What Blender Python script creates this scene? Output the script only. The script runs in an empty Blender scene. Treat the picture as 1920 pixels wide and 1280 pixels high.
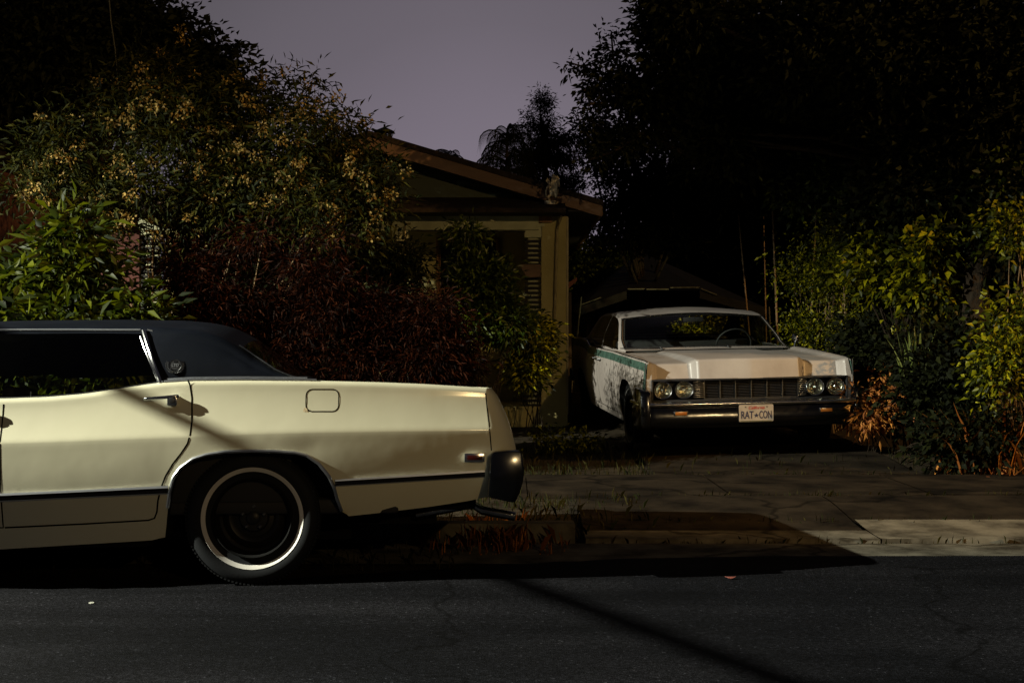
import bpy, bmesh, math, random
import numpy as np
from mathutils import Vector, Matrix, Euler
random.seed(7)
R = math.radians
scene = bpy.context.scene
C = scene.collection

# ------------------------------------------------------------------ camera
F = 2600.0            # focal length in photo pixels (photo 1920 wide)
CH = 1.25             # camera height
HY = 640.0            # horizon row
cam = bpy.data.cameras.new('camera'); co = bpy.data.objects.new('camera', cam); C.objects.link(co)
co.location = (0, 0, CH); co.rotation_euler = (R(90), 0, 0)
cam.sensor_width = 36; cam.lens = F / 1920 * 36; cam.clip_start = .1; cam.clip_end = 2000
scene.camera = co
scene.view_settings.view_transform = 'Standard'; scene.view_settings.look = 'None'
scene.view_settings.gamma = 1; scene.view_settings.exposure = 0
scene.view_settings.use_curve_mapping = False

def at(px, py, Y):    # where the sight line through a photo point meets depth Y
    return Vector(((px - 960) / F * Y, Y, CH - (py - HY) / F * Y))

# ------------------------------------------------------------------ night sky: city glow on low cloud, strongest behind the houses
w = bpy.data.worlds.new('World'); scene.world = w; w.use_nodes = True
nt = w.node_tree; nt.nodes.clear()
out = nt.nodes.new('ShaderNodeOutputWorld'); bg = nt.nodes.new('ShaderNodeBackground')
tc = nt.nodes.new('ShaderNodeTexCoord')
dot = nt.nodes.new('ShaderNodeVectorMath'); dot.operation = 'DOT_PRODUCT'
gd = Vector((-.02, 1, .05)).normalized(); dot.inputs[1].default_value = gd
nrm = nt.nodes.new('ShaderNodeVectorMath'); nrm.operation = 'NORMALIZE'
ramp = nt.nodes.new('ShaderNodeValToRGB')
e = ramp.color_ramp.elements
e[0].position = .0; e[0].color = (.016, .015, .019, 1)
e[1].position = 1.0; e[1].color = (.212, .180, .226, 1)
for p, c in ((.55, (.018, .017, .021, 1)), (.90, (.055, .050, .058, 1)), (.965, (.108, .096, .113, 1)), (.985, (.145, .126, .152, 1))):
    k = e.new(p); k.color = c
noi = nt.nodes.new('ShaderNodeTexNoise'); noi.inputs['Scale'].default_value = 3.5; noi.inputs['Detail'].default_value = 3
mr = nt.nodes.new('ShaderNodeMapRange'); mr.inputs[3].default_value = .88; mr.inputs[4].default_value = 1.12
L = nt.links.new
L(tc.outputs['Generated'], nrm.inputs[0]); L(nrm.outputs[0], dot.inputs[0]); L(dot.outputs['Value'], ramp.inputs[0])
L(nrm.outputs[0], noi.inputs['Vector']); L(noi.outputs[0], mr.inputs[0])
L(ramp.outputs[0], bg.inputs[0]); L(mr.outputs[0], bg.inputs[1]); L(bg.outputs[0], out.inputs[0])

# ------------------------------------------------------------------ the street lamps that light the place, and an added unseen fill for the house (posts are built further down)
LAMP1 = Vector((-13.2, 4.3, 7.0)); LAMP2 = Vector((14.0, 4.0, 7.2))
def spot(name, loc, aim, power, col, size, deg=156, blend=.35):
    l = bpy.data.lights.new(name, 'SPOT'); l.energy = power; l.color = col; l.shadow_soft_size = size
    l.spot_size = R(deg); l.spot_blend = blend
    o = bpy.data.objects.new(name, l); C.objects.link(o); o.location = loc
    o.rotation_euler = (Vector(aim) - Vector(loc)).to_track_quat('-Z', 'Y').to_euler()
    return o
spot('lamp_light', LAMP1, LAMP1 + Vector((.06, .02, -1)), 23000, (1.0, 1.0, .82), .05, 151, .16)
spot('lamp_light', LAMP2, (2.6, 14.6, 1.6), 6500, (1.0, .58, .20), .08, 47, .3)
HOUSE_FILL = Vector((9.0, -15.0, 7.2))  # added warm light behind the viewer, aimed to brighten the house front
spot('lamp_light', HOUSE_FILL, (-2.4, 17.5, 3.1), 3900, (1.0, .68, .30), .12, 27, .9)

# ------------------------------------------------------------------ helpers
class MB:
    def __init__(s): s.v = []; s.f = []
    def add(s, vs, fs):
        b = len(s.v); s.v += [tuple(x) for x in vs]; s.f += [tuple(i + b for i in q) for q in fs]; return s
    def box(s, lo, hi, m=None):
        x0, y0, z0 = lo; x1, y1, z1 = hi
        vs = [Vector(p) for p in ((x0,y0,z0),(x1,y0,z0),(x1,y1,z0),(x0,y1,z0),(x0,y0,z1),(x1,y0,z1),(x1,y1,z1),(x0,y1,z1))]
        if m: vs = [m @ p for p in vs]
        return s.add(vs, [(0,3,2,1),(4,5,6,7),(0,1,5,4),(1,2,6,5),(2,3,7,6),(3,0,4,7)])
    def tube(s, pts, rad, n=8, caps=True):
        pts = [Vector(p) for p in pts]; rr = rad if isinstance(rad, (list, tuple)) else [rad] * len(pts)
        vs = []; fs = []; up = Vector((0.013, .02, 1))
        for i, p in enumerate(pts):
            d = (pts[min(i + 1, len(pts) - 1)] - pts[max(i - 1, 0)]).normalized()
            a = d.cross(up) if abs(d.dot(up)) < .98 else d.cross(Vector((1, 0, 0)))
            a.normalize(); b = d.cross(a).normalized()
            for k in range(n):
                t = 2 * math.pi * k / n; vs.append(p + (a * math.cos(t) + b * math.sin(t)) * rr[i])
        for i in range(len(pts) - 1):
            for k in range(n):
                k2 = (k + 1) % n; fs.append((i*n+k, i*n+k2, (i+1)*n+k2, (i+1)*n+k))
        if caps: fs.append(tuple(range(n))[::-1]); fs.append(tuple((len(pts)-1)*n + k for k in range(n)))
        return s.add(vs, fs)
    def prism(s, poly, fn0, fn1):          # poly of 2-D points, fn maps (a,b) to 3-D at each end
        n = len(poly); vs = [fn0(*p) for p in poly] + [fn1(*p) for p in poly]
        fs = [tuple(range(n)), tuple(range(2*n-1, n-1, -1))] + [(i, i+n, (i+1)%n+n, (i+1)%n) for i in range(n)]
        return s.add(vs, fs)
    def lathe(s, prof, c, axis, n=48, a0=0, a1=2*math.pi, closed=False):   # prof: (offset along axis, radius)
        ax = Vector(axis).normalized(); a = ax.cross(Vector((0, 0, 1)) if abs(ax.z) < .9 else Vector((1, 0, 0))).normalized(); b = ax.cross(a)
        c = Vector(c); vs = []; fs = []; m = len(prof)
        for k in range(n):
            t = a0 + (a1 - a0) * k / n
            for (o, r) in prof: vs.append(c + ax * o + (a * math.cos(t) + b * math.sin(t)) * r)
        for k in range(n):
            for i in range(m - (0 if closed else 1)):
                j = (i + 1) % m; k2 = (k + 1) % n; fs.append((k*m+i, k*m+j, k2*m+j, k2*m+i))
        return s.add(vs, fs)
    def build(s, name, mat, parent=None, smooth=False, bevel=0, kind=None, ang=35, doubles=True):
        me = bpy.data.meshes.new(name); me.from_pydata(s.v, [], s.f); me.update()
        bm = bmesh.new(); bm.from_mesh(me)
        if doubles: bmesh.ops.remove_doubles(bm, verts=bm.verts, dist=.00005)
        bmesh.ops.recalc_face_normals(bm, faces=bm.faces)
        if bevel: bmesh.ops.bevel(bm, geom=[e for e in bm.edges if e.is_manifold and e.calc_face_angle(0) > .5], offset=bevel, segments=2, affect='EDGES', profile=.5)
        bm.to_mesh(me); bm.free()
        if smooth or bevel:
            me.polygons.foreach_set('use_smooth', [True] * len(me.polygons))
            me.set_sharp_from_angle(angle=R(ang))
        me.materials.append(mat)
        o = bpy.data.objects.new(name, me); C.objects.link(o)
        if parent: o.parent = parent
        if kind: o['kind'] = kind
        return o
def rawmesh(name, V, Fc, mat, parent=None, smooth=False, kind=None):   # big numpy meshes, all faces same size
    V = np.asarray(V, dtype=np.float32).reshape(-1, 3); Fc = np.asarray(Fc, dtype=np.int32); m = Fc.shape[1]
    me = bpy.data.meshes.new(name)
    me.vertices.add(len(V)); me.vertices.foreach_set('co', V.ravel())
    me.loops.add(Fc.size); me.loops.foreach_set('vertex_index', Fc.ravel())
    me.polygons.add(len(Fc)); me.polygons.foreach_set('loop_start', np.arange(0, Fc.size, m, dtype=np.int32))
    me.polygons.foreach_set('loop_total', np.full(len(Fc), m, dtype=np.int32))
    if smooth: me.polygons.foreach_set('use_smooth', np.ones(len(Fc), dtype=bool))
    me.update(calc_edges=True); me.materials.append(mat)
    o = bpy.data.objects.new(name, me); C.objects.link(o)
    if parent: o.parent = parent
    if kind: o['kind'] = kind
    return o
def empty(name, loc=(0, 0, 0), rot=(0, 0, 0)):
    o = bpy.data.objects.new(name, None); C.objects.link(o); o.location = loc; o.rotation_euler = rot; o.empty_display_size = .3; return o
def tag(o, label=None, cat=None, group=None, kind=None):
    if label: o['label'] = label
    if cat: o['category'] = cat
    if group: o['group'] = group
    if kind: o['kind'] = kind
    return o
def copy_tree(o, parent=None):
    c = o.copy(); C.objects.link(c); c.parent = parent
    for ch in [x for x in bpy.data.objects if x.parent == o]: copy_tree(ch, c)
    return c
def text_mesh(body, size, shear=0, xs=1.0, depth=.001, bold=.0):
    cu = bpy.data.curves.new('lettering', 'FONT'); cu.body = body; cu.size = size; cu.shear = shear; cu.extrude = depth; cu.offset = bold
    cu.align_x = 'CENTER'; cu.align_y = 'CENTER'
    o = bpy.data.objects.new('lettering', cu); C.objects.link(o)
    dg = bpy.context.evaluated_depsgraph_get(); me = bpy.data.meshes.new_from_object(o.evaluated_get(dg))
    bpy.data.objects.remove(o); m = MB(); m.add([(v.co.x * xs, v.co.y, v.co.z) for v in me.vertices], [tuple(p.vertices) for p in me.polygons])
    return m

def loose(o):         # one object per separate piece, so that every pane, strip and well is an object of its own
    bm = bmesh.new(); bm.from_mesh(o.data); bm.faces.ensure_lookup_table(); seen = set(); groups = []
    for f in bm.faces:
        if f.index in seen: continue
        st = [f]; seen.add(f.index); g = []
        while st:
            x = st.pop(); g.append(x.index)
            for v in x.verts:
                for y in v.link_faces:
                    if y.index not in seen: seen.add(y.index); st.append(y)
        groups.append(g)
    bm.free()
    if len(groups) < 2: return [o]
    out = []
    for g in groups:
        me = o.data.copy(); b2 = bmesh.new(); b2.from_mesh(me); b2.faces.ensure_lookup_table(); keep = set(g)
        bmesh.ops.delete(b2, geom=[f for f in b2.faces if f.index not in keep], context='FACES'); b2.to_mesh(me); b2.free()
        c = o.copy(); c.data = me; C.objects.link(c); out.append(c)
    nm = o.name.split('.')[0]
    for ch in [x for x in bpy.data.objects if x.parent == o]: ch.parent = out[0]
    bpy.data.objects.remove(o)
    for c in out: c.name = nm
    return out
def fitw(m, width):
    xs = [v[0] for v in m.v]; k = width / (max(xs) - min(xs)); m.v = [(v[0]*k, v[1], v[2]) for v in m.v]; return m

# ------------------------------------------------------------------ materials
def mat(name, col, rough=.6, metal=0, coat=0, spec=.5, noise=None, bump=None, ramp=None, island=None, trans=0, coatr=.1):
    m = bpy.data.materials.new(name); m.use_nodes = True; t = m.node_tree; b = t.nodes['Principled BSDF']; l = t.links.new
    b.inputs['Base Color'].default_value = (*col, 1); b.inputs['Roughness'].default_value = rough; b.inputs['Metallic'].default_value = metal
    b.inputs['Coat Weight'].default_value = coat; b.inputs['Coat Roughness'].default_value = coatr; b.inputs['Specular IOR Level'].default_value = spec
    co_ = t.nodes.new('ShaderNodeTexCoord')
    if noise:      # (scale, col2, lo, hi, detail, stretch)
        sc, c2, lo, hi, det, st = noise
        mp = t.nodes.new('ShaderNodeMapping'); mp.inputs['Scale'].default_value = st; n = t.nodes.new('ShaderNodeTexNoise'); n.inputs['Scale'].default_value = sc; n.inputs['Detail'].default_value = det
        n.inputs['Roughness'].default_value = .6
        r = t.nodes.new('ShaderNodeValToRGB'); r.color_ramp.elements[0].position = lo; r.color_ramp.elements[1].position = hi
        r.color_ramp.elements[0].color = (*col, 1); r.color_ramp.elements[1].color = (*c2, 1)
        l(co_.outputs['Object'], mp.inputs[0]); l(mp.outputs[0], n.inputs['Vector']); l(n.outputs[0], r.inputs[0]); l(r.outputs[0], b.inputs['Base Color'])
    if island:     # list of colours picked per leaf
        g = t.nodes.new('ShaderNodeNewGeometry'); r = t.nodes.new('ShaderNodeValToRGB'); r.color_ramp.interpolation = 'LINEAR'
        es = r.color_ramp.elements; es[0].color = (*island[0], 1); es[1].color = (*island[-1], 1)
        for i, c in enumerate(island[1:-1]): k = es.new((i + 1) / (len(island) - 1)); k.color = (*c, 1)
        l(g.outputs['Random Per Island'], r.inputs[0]); l(r.outputs[0], b.inputs['Base Color'])
        if trans:
            tr = t.nodes.new('ShaderNodeBsdfTranslucent'); mx = t.nodes.new('ShaderNodeMixShader'); mx.inputs[0].default_value = trans
            l(r.outputs[0], tr.inputs[0]); l(b.outputs[0], mx.inputs[1]); l(tr.outputs[0], mx.inputs[2]); l(mx.outputs[0], t.nodes['Material Output'].inputs[0])
    if bump:       # (scale, strength, distance, detail, stretch)
        sc, s_, d_, det, st = bump
        mp = t.nodes.new('ShaderNodeMapping'); mp.inputs['Scale'].default_value = st; n = t.nodes.new('ShaderNodeTexNoise'); n.inputs['Scale'].default_value = sc; n.inputs['Detail'].default_value = det
        bp = t.nodes.new('ShaderNodeBump'); bp.inputs['Strength'].default_value = s_; bp.inputs['Distance'].default_value = d_
        l(co_.outputs['Object'], mp.inputs[0]); l(mp.outputs[0], n.inputs['Vector']); l(n.outputs[0], bp.inputs['Height']); l(bp.outputs[0], b.inputs['Normal'])
    return m
def glass(name, tint, refl=.04):
    m = bpy.data.materials.new(name); m.use_nodes = True; t = m.node_tree; t.nodes.clear(); l = t.links.new
    o = t.nodes.new('ShaderNodeOutputMaterial'); tr = t.nodes.new('ShaderNodeBsdfTransparent'); tr.inputs[0].default_value = (*tint, 1)
    gl = t.nodes.new('ShaderNodeBsdfGlossy'); gl.inputs['Roughness'].default_value = .03; lw = t.nodes.new('ShaderNodeLayerWeight'); lw.inputs[0].default_value = .5; pw = t.nodes.new('ShaderNodeMath'); pw.operation = 'POWER'; pw.inputs[1].default_value = 4.5; l(lw.outputs['Facing'], pw.inputs[0])
    fr = t.nodes.new('ShaderNodeMath'); fr.operation = 'MULTIPLY_ADD'; fr.inputs[1].default_value = .8; fr.inputs[2].default_value = refl; l(pw.outputs[0], fr.inputs[0])
    mx = t.nodes.new('ShaderNodeMixShader'); l(fr.outputs[0], mx.inputs[0]); l(tr.outputs[0], mx.inputs[1]); l(gl.outputs[0], mx.inputs[2]); l(mx.outputs[0], o.inputs[0])
    return m
def asphalt():
    m = mat('asphalt', (.013, .013, .0135), rough=.85, spec=.06); t = m.node_tree; l = t.links.new; b = t.nodes['Principled BSDF']
    c = t.nodes.new('ShaderNodeTexCoord')
    def noise(sc, det, st=(1, 1, 1)):
        mp = t.nodes.new('ShaderNodeMapping'); mp.inputs['Scale'].default_value = st; n = t.nodes.new('ShaderNodeTexNoise'); n.inputs['Scale'].default_value = sc; n.inputs['Detail'].default_value = det
        l(c.outputs['Object'], mp.inputs[0]); l(mp.outputs[0], n.inputs['Vector']); return n
    n1 = noise(1.0, 7, (.30, 2.4, 1)); r1 = t.nodes.new('ShaderNodeValToRGB')     # long tyre-worn streaks
    r1.color_ramp.elements[0].position = .3; r1.color_ramp.elements[0].color = (.0026, .0028, .0038, 1); r1.color_ramp.elements[1].position = .72; r1.color_ramp.elements[1].color = (.0118, .0122, .0146, 1)
    l(n1.outputs[0], r1.inputs[0])
    vo = t.nodes.new('ShaderNodeTexVoronoi'); vo.inputs['Scale'].default_value = 110; l(c.outputs['Object'], vo.inputs['Vector'])   # aggregate
    hs = t.nodes.new('ShaderNodeSeparateColor'); l(vo.outputs['Color'], hs.inputs[0])
    r2 = t.nodes.new('ShaderNodeValToRGB'); r2.color_ramp.elements[0].position = .3; r2.color_ramp.elements[0].color = (.45, .45, .45, 1); r2.color_ramp.elements[1].position = 1; r2.color_ramp.elements[1].color = (2.0, 2.0, 2.0, 1)
    k = r2.color_ramp.elements.new(.985); k.color = (1.75, 1.75, 1.75, 1); k = r2.color_ramp.elements.new(.993); k.color = (4.2, 4.1, 4.0, 1); r2.color_ramp.elements[-1].color = (5.5, 5.5, 5.2, 1)
    l(hs.outputs[0], r2.inputs[0])
    mx = t.nodes.new('ShaderNodeMix'); mx.data_type = 'RGBA'; mx.blend_type = 'MULTIPLY'; mx.inputs[0].default_value = 1; mx.clamp_result = False
    l(r1.outputs[0], mx.inputs[6]); l(r2.outputs[0], mx.inputs[7])
    nw = noise(1.7, 5); ma = t.nodes.new('ShaderNodeVectorMath'); ma.operation = 'MULTIPLY_ADD'; ma.inputs[1].default_value = (.9, .9, .9); ve = t.nodes.new('ShaderNodeTexVoronoi'); ve.feature = 'DISTANCE_TO_EDGE'; ve.inputs['Scale'].default_value = .33
    l(nw.outputs['Color'], ma.inputs[0]); l(c.outputs['Object'], ma.inputs[2]); l(ma.outputs[0], ve.inputs['Vector']); rc = t.nodes.new('ShaderNodeValToRGB'); rc.color_ramp.elements[0].position = .002; rc.color_ramp.elements[0].color = (.3, .3, .3, 1); rc.color_ramp.elements[1].position = .006; rc.color_ramp.elements[1].color = (1, 1, 1, 1); l(ve.outputs['Distance'], rc.inputs[0])
    np_ = noise(.55, 3); rp = t.nodes.new('ShaderNodeValToRGB'); rp.color_ramp.elements[0].position = .42; rp.color_ramp.elements[0].color = (.62, .62, .66, 1); rp.color_ramp.elements[1].position = .58; rp.color_ramp.elements[1].color = (1.1, 1.05, 1.05, 1); l(np_.outputs[0], rp.inputs[0])
    m2 = t.nodes.new('ShaderNodeMix'); m2.data_type = 'RGBA'; m2.blend_type = 'MULTIPLY'; m2.inputs[0].default_value = 1; m2.clamp_result = False; m3 = t.nodes.new('ShaderNodeMix'); m3.data_type = 'RGBA'; m3.blend_type = 'MULTIPLY'; m3.inputs[0].default_value = 1; m3.clamp_result = False
    l(mx.outputs[2], m2.inputs[6]); l(rc.outputs[0], m2.inputs[7]); l(m2.outputs[2], m3.inputs[6]); l(rp.outputs[0], m3.inputs[7]); l(m3.outputs[2], b.inputs['Base Color'])
    bp = t.nodes.new('ShaderNodeBump'); bp.inputs['Strength'].default_value = .55; bp.inputs['Distance'].default_value = .004
    n3 = noise(160, 3); ad = t.nodes.new('ShaderNodeMath'); ad.operation = 'ADD'; l(vo.outputs['Distance'], ad.inputs[0]); l(n3.outputs[0], ad.inputs[1]); l(ad.outputs[0], bp.inputs['Height']); l(bp.outputs[0], b.inputs['Normal'])
    return m
def concrete(name, c1, c2, sc=1.6):
    m = mat(name, c1, rough=.95, spec=.05, noise=(sc, c2, .35, .62, 9, (1, 1, 1)), bump=(60, .35, .004, 4, (1, 1, 1)))
    t = m.node_tree; l = t.links.new; b = t.nodes['Principled BSDF']; src = b.inputs['Base Color'].links[0].from_socket     # wandering cracks
    c = t.nodes.new('ShaderNodeTexCoord'); n = t.nodes.new('ShaderNodeTexNoise'); n.inputs['Scale'].default_value = 2.5; n.inputs['Detail'].default_value = 6
    ad = t.nodes.new('ShaderNodeVectorMath'); ad.operation = 'MULTIPLY_ADD'; ad.inputs[1].default_value = (.55, .55, .55); v = t.nodes.new('ShaderNodeTexVoronoi'); v.feature = 'DISTANCE_TO_EDGE'; v.inputs['Scale'].default_value = .42
    l(c.outputs['Object'], n.inputs['Vector']); l(n.outputs['Color'], ad.inputs[0]); l(c.outputs['Object'], ad.inputs[2]); l(ad.outputs[0], v.inputs['Vector'])
    r = t.nodes.new('ShaderNodeValToRGB'); r.color_ramp.elements[0].position = .004; r.color_ramp.elements[0].color = (.40, .38, .36, 1); r.color_ramp.elements[1].position = .014; r.color_ramp.elements[1].color = (1, 1, 1, 1); l(v.outputs['Distance'], r.inputs[0])
    mx = t.nodes.new('ShaderNodeMix'); mx.data_type = 'RGBA'; mx.blend_type = 'MULTIPLY'; mx.inputs[0].default_value = 1; l(src, mx.inputs[6]); l(r.outputs[0], mx.inputs[7]); l(mx.outputs[2], b.inputs['Base Color'])
    return m
ONE = (1, 1, 1)
M = dict(
 asphalt=asphalt(),
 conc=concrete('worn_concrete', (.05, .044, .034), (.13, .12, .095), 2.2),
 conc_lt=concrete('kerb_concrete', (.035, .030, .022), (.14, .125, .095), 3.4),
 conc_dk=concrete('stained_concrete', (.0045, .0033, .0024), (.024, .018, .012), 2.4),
 dirt=mat('bare_soil', (.018, .013, .008), rough=1, spec=.1, noise=(2.5, (.04, .03, .018), .35, .7, 8, ONE), bump=(18, .8, .03, 6, ONE)),
 cream=mat('cream_paint', (.66, .63, .465), rough=.38, coat=.35, coatr=.12, noise=(1.1, (.62, .595, .43), .42, .75, 6, (1, 1, 1.6)), bump=(2.6, .17, .02, 3, (1, 1, 1))),
 vinyl=mat('navy_vinyl', (.0045, .0058, .0095), rough=.5, spec=.07, noise=(3.5, (.0085, .0105, .0165), .45, .75, 5, (1, 1, 2)), bump=(260, .25, .0012, 2, ONE)),
 chrome=mat('chrome', (.75, .76, .78), rough=.16, metal=1, bump=(9, .06, .01, 2, ONE)),
 chrome_dull=mat('dull_chrome', (.34, .35, .36), rough=.24, metal=1, noise=(7, (.14, .135, .13), .4, .7, 6, ONE), bump=(14, .08, .01, 3, ONE)),
 satin=mat('worn_bright_trim', (.62, .64, .68), rough=.36, metal=1),
 chrome_dark=mat('dark_chrome', (.085, .088, .095), rough=.17, metal=1, bump=(5, .12, .02, 2, ONE)),
 black=mat('black_trim', (.010, .010, .012), rough=.5, spec=.4),
 flat=mat('underbody_black', (.006, .006, .006), rough=.95, spec=.1),
 seam=mat('panel_gap', (.004, .004, .003), rough=1, spec=0),
 rubber=mat('tyre_rubber', (.010, .011, .013), rough=.72, spec=.18, bump=(70, .15, .002, 3, ONE)),
 whitewall=mat('whitewall', (.72, .70, .66), rough=.6, noise=(6, (.58, .55, .48), .45, .8, 5, ONE)),
 steel=mat('black_steel_wheel', (.012, .012, .013), rough=.42, spec=.3, noise=(9, (.022, .02, .017), .5, .8, 4, ONE)),
 red=mat('red_lens', (.035, .004, .003), rough=.2, coat=.6),
 amber=mat('amber_lens', (.24, .075, .012), rough=.25, coat=.5, bump=(160, .4, .002, 1, ONE)),
 seat=mat('dark_seat', (.012, .012, .013), rough=.75),
 glass=glass('car_glass', (.80, .84, .80)), glass_dk=glass('tinted_glass', (.55, .58, .52)),
 white_old=mat('weathered_white_paint', (.30, .268, .248), rough=.5, coat=.15, coatr=.3, noise=(2.2, (.20, .172, .158), .38, .72, 10, (1, 1, .7)), bump=(3, .10, .02, 3, ONE)),
 green_old=mat('weathered_green_paint', (.022, .052, .039), rough=.6, noise=(9, (.045, .095, .074), .4, .7, 9, ONE)),
 lens=mat('headlamp_glass', (.42, .37, .29), rough=.16, metal=.95, coat=1, coatr=.02, bump=(55, .5, .01, 1, (1, .1, 1))),
 grille=mat('dull_grille', (.15, .15, .15), rough=.38, metal=1),
 plate=mat('plate_white', (.30, .245, .19), rough=.6, noise=(12, (.21, .17, .13), .4, .7, 5, ONE)),
 plate_blue=mat('plate_ink', (.012, .014, .04), rough=.5), plate_red=mat('plate_red_script', (.30, .03, .03), rough=.5),
 wall=mat('house_stucco', (.42, .35, .15), rough=.9, spec=.2, noise=(1.6, (.30, .25, .10), .4, .75, 7, ONE), bump=(45, .5, .006, 4, ONE)),
 wall_pink=mat('pinkish_stucco', (.085, .032, .025), rough=.9, spec=.2, bump=(45, .4, .006, 4, ONE)),
 trim_lt=mat('pale_green_trim', (.42, .41, .24), rough=.7, noise=(5, (.30, .29, .17), .4, .7, 6, ONE)),
 fascia=mat('brown_fascia', (.15, .082, .045), rough=.7, noise=(3, (.11, .06, .033), .4, .7, 6, (1, 1, 4))),
 gable=mat('dark_gable_boards', (.06, .066, .038), rough=.8, bump=(1.2, .3, .02, 2, (.1, .1, 9))),
 shingle=mat('dark_shingles', (.022, .016, .012), rough=.95, spec=.1, noise=(14, (.036, .027, .02), .4, .7, 3, ONE), bump=(24, .6, .015, 2, (1, 3, 1))),
 wood=mat('orange_wood', (.26, .12, .035), rough=.6, noise=(4, (.16, .07, .02), .4, .7, 6, (8, 8, 1))),
 slat=mat('dark_slats', (.012, .009, .007), rough=.8),
 winglass=mat('dark_window', (.006, .006, .006), rough=.12, spec=.3),
 gutter=mat('painted_downpipe', (.30, .24, .11), rough=.45, noise=(8, (.18, .14, .06), .4, .7, 5, ONE)),
 stone=mat('pale_cast_stone', (.80, .66, .42), rough=.8, noise=(18, (.55, .42, .25), .35, .7, 6, ONE), bump=(60, .5, .006, 4, ONE)),
 tarp=mat('black_tarp', (.004, .0045, .006), rough=.8, spec=.2, bump=(5, .5, .06, 4, ONE)),
 pole=mat('pale_metal_pole', (.07, .07, .055), rough=.5, metal=.3), postwood=mat('weathered_pole', (.06, .045, .03), rough=.9),
 rust=mat('reddish_board', (.22, .08, .055), rough=.8),
 bark=mat('bark', (.018, .013, .009), rough=.95, spec=.05, noise=(9, (.034, .026, .018), .4, .7, 6, (4, 4, 1)), bump=(22, .8, .02, 5, (3, 3, 1))),
 stem=mat('pale_stems', (.20, .13, .065), rough=.8, noise=(9, (.11, .07, .03), .4, .7, 4, ONE)),
 lf_flow=mat('oleander_leaf', (.04, .06, .01), rough=.65, spec=.12, island=[(.004, .007, .0015), (.016, .019, .002), (.045, .042, .004)], trans=.25),
 petal=mat('cream_petals', (.5, .4, .2), rough=.7, island=[(.11, .065, .012), (.22, .14, .028), (.42, .28, .07)], trans=.3),
 lf_bright=mat('lime_leaf', (.1, .15, .01), rough=.5, spec=.25, island=[(.006, .012, .001), (.028, .040, .001), (.10, .115, .003)], trans=.4),
 lf_green=mat('glossy_green_leaf', (.04, .1, .01), rough=.42, spec=.3, island=[(.004, .009, .001), (.014, .026, .002), (.075, .10, .004)], trans=.3),
 lf_maple=mat('yellow_green_leaf', (.06, .1, .01), rough=.45, spec=.3, island=[(.005, .008, .001), (.055, .068, .002), (.42, .38, .008)], trans=.45),
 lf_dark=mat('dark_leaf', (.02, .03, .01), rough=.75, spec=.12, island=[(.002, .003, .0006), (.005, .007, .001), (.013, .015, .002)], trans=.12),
 lf_red=mat('dark_red_blades', (.08, .02, .01), rough=.6, spec=.05, island=[(.002, .0007, .0004), (.007, .002, .001), (.042, .011, .004)], trans=.2),
 lf_dry=mat('dry_orange_leaf', (.3, .12, .03), rough=.7, island=[(.10, .028, .003), (.30, .09, .008), (.55, .22, .03)], trans=.3),
 lf_yucca=mat('yucca_blade', (.10, .14, .03), rough=.45, island=[(.05, .08, .015), (.13, .15, .03), (.20, .21, .06)], trans=.15),
 grass=mat('weed_grass', (.05, .07, .01), rough=.8, spec=.1, island=[(.006, .009, .002), (.016, .018, .004), (.05, .04, .01)], trans=.25),
 leaf_pink=mat('fallen_leaf', (.24, .07, .05), rough=.6), litter=mat('pale_litter', (.35, .35, .3), rough=.6),
)
M['dots'] = M['chrome']

# ------------------------------------------------------------------ car helpers
def smooth_table(pts, lo, hi, step=.01, sig=.03):
    p = sorted(pts); xs = np.arange(lo, hi + step, step); y = np.interp(xs, [a for a, _ in p], [b for _, b in p])
    if sig > 0:
        n = int(sig * 3 / step); k = np.exp(-.5 * (np.arange(-n, n + 1) * step / sig) ** 2); k /= k.sum()
        y = np.convolve(np.pad(y, n, mode='edge'), k, mode='valid')
    return lambda x: float(np.interp(x, xs, y))
def inpoly(x, y, P):
    c = False; n = len(P); j = n - 1
    for i in range(n):
        xi, yi = P[i]; xj, yj = P[j]
        if (yi > y) != (yj > y) and x < (xj - xi) * (y - yi) / (yj - yi) + xi: c = not c
        j = i
    return c
def grid_parts(cols, classify, names):      # cols: list of columns of 3-D points; classify(i,j,centre)->key ; returns dict key->MB
    D = {k: MB() for k in names}; idx = {k: {} for k in names}
    for i in range(len(cols) - 1):
        for j in range(len(cols[0]) - 1):
            q = (cols[i][j], cols[i+1][j], cols[i+1][j+1], cols[i][j+1])
            cx = sum((Vector(p) for p in q), Vector()) / 4; k = classify(i, j, cx)
            if k is None: continue
            m = D[k]; ix = idx[k]; f = []
            for key, p in zip(((i, j), (i+1, j), (i+1, j+1), (i, j+1)), q):
                if key not in ix: ix[key] = len(m.v); m.v.append(tuple(p))
                f.append(ix[key])
            m.f.append(tuple(f))
    return D
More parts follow.
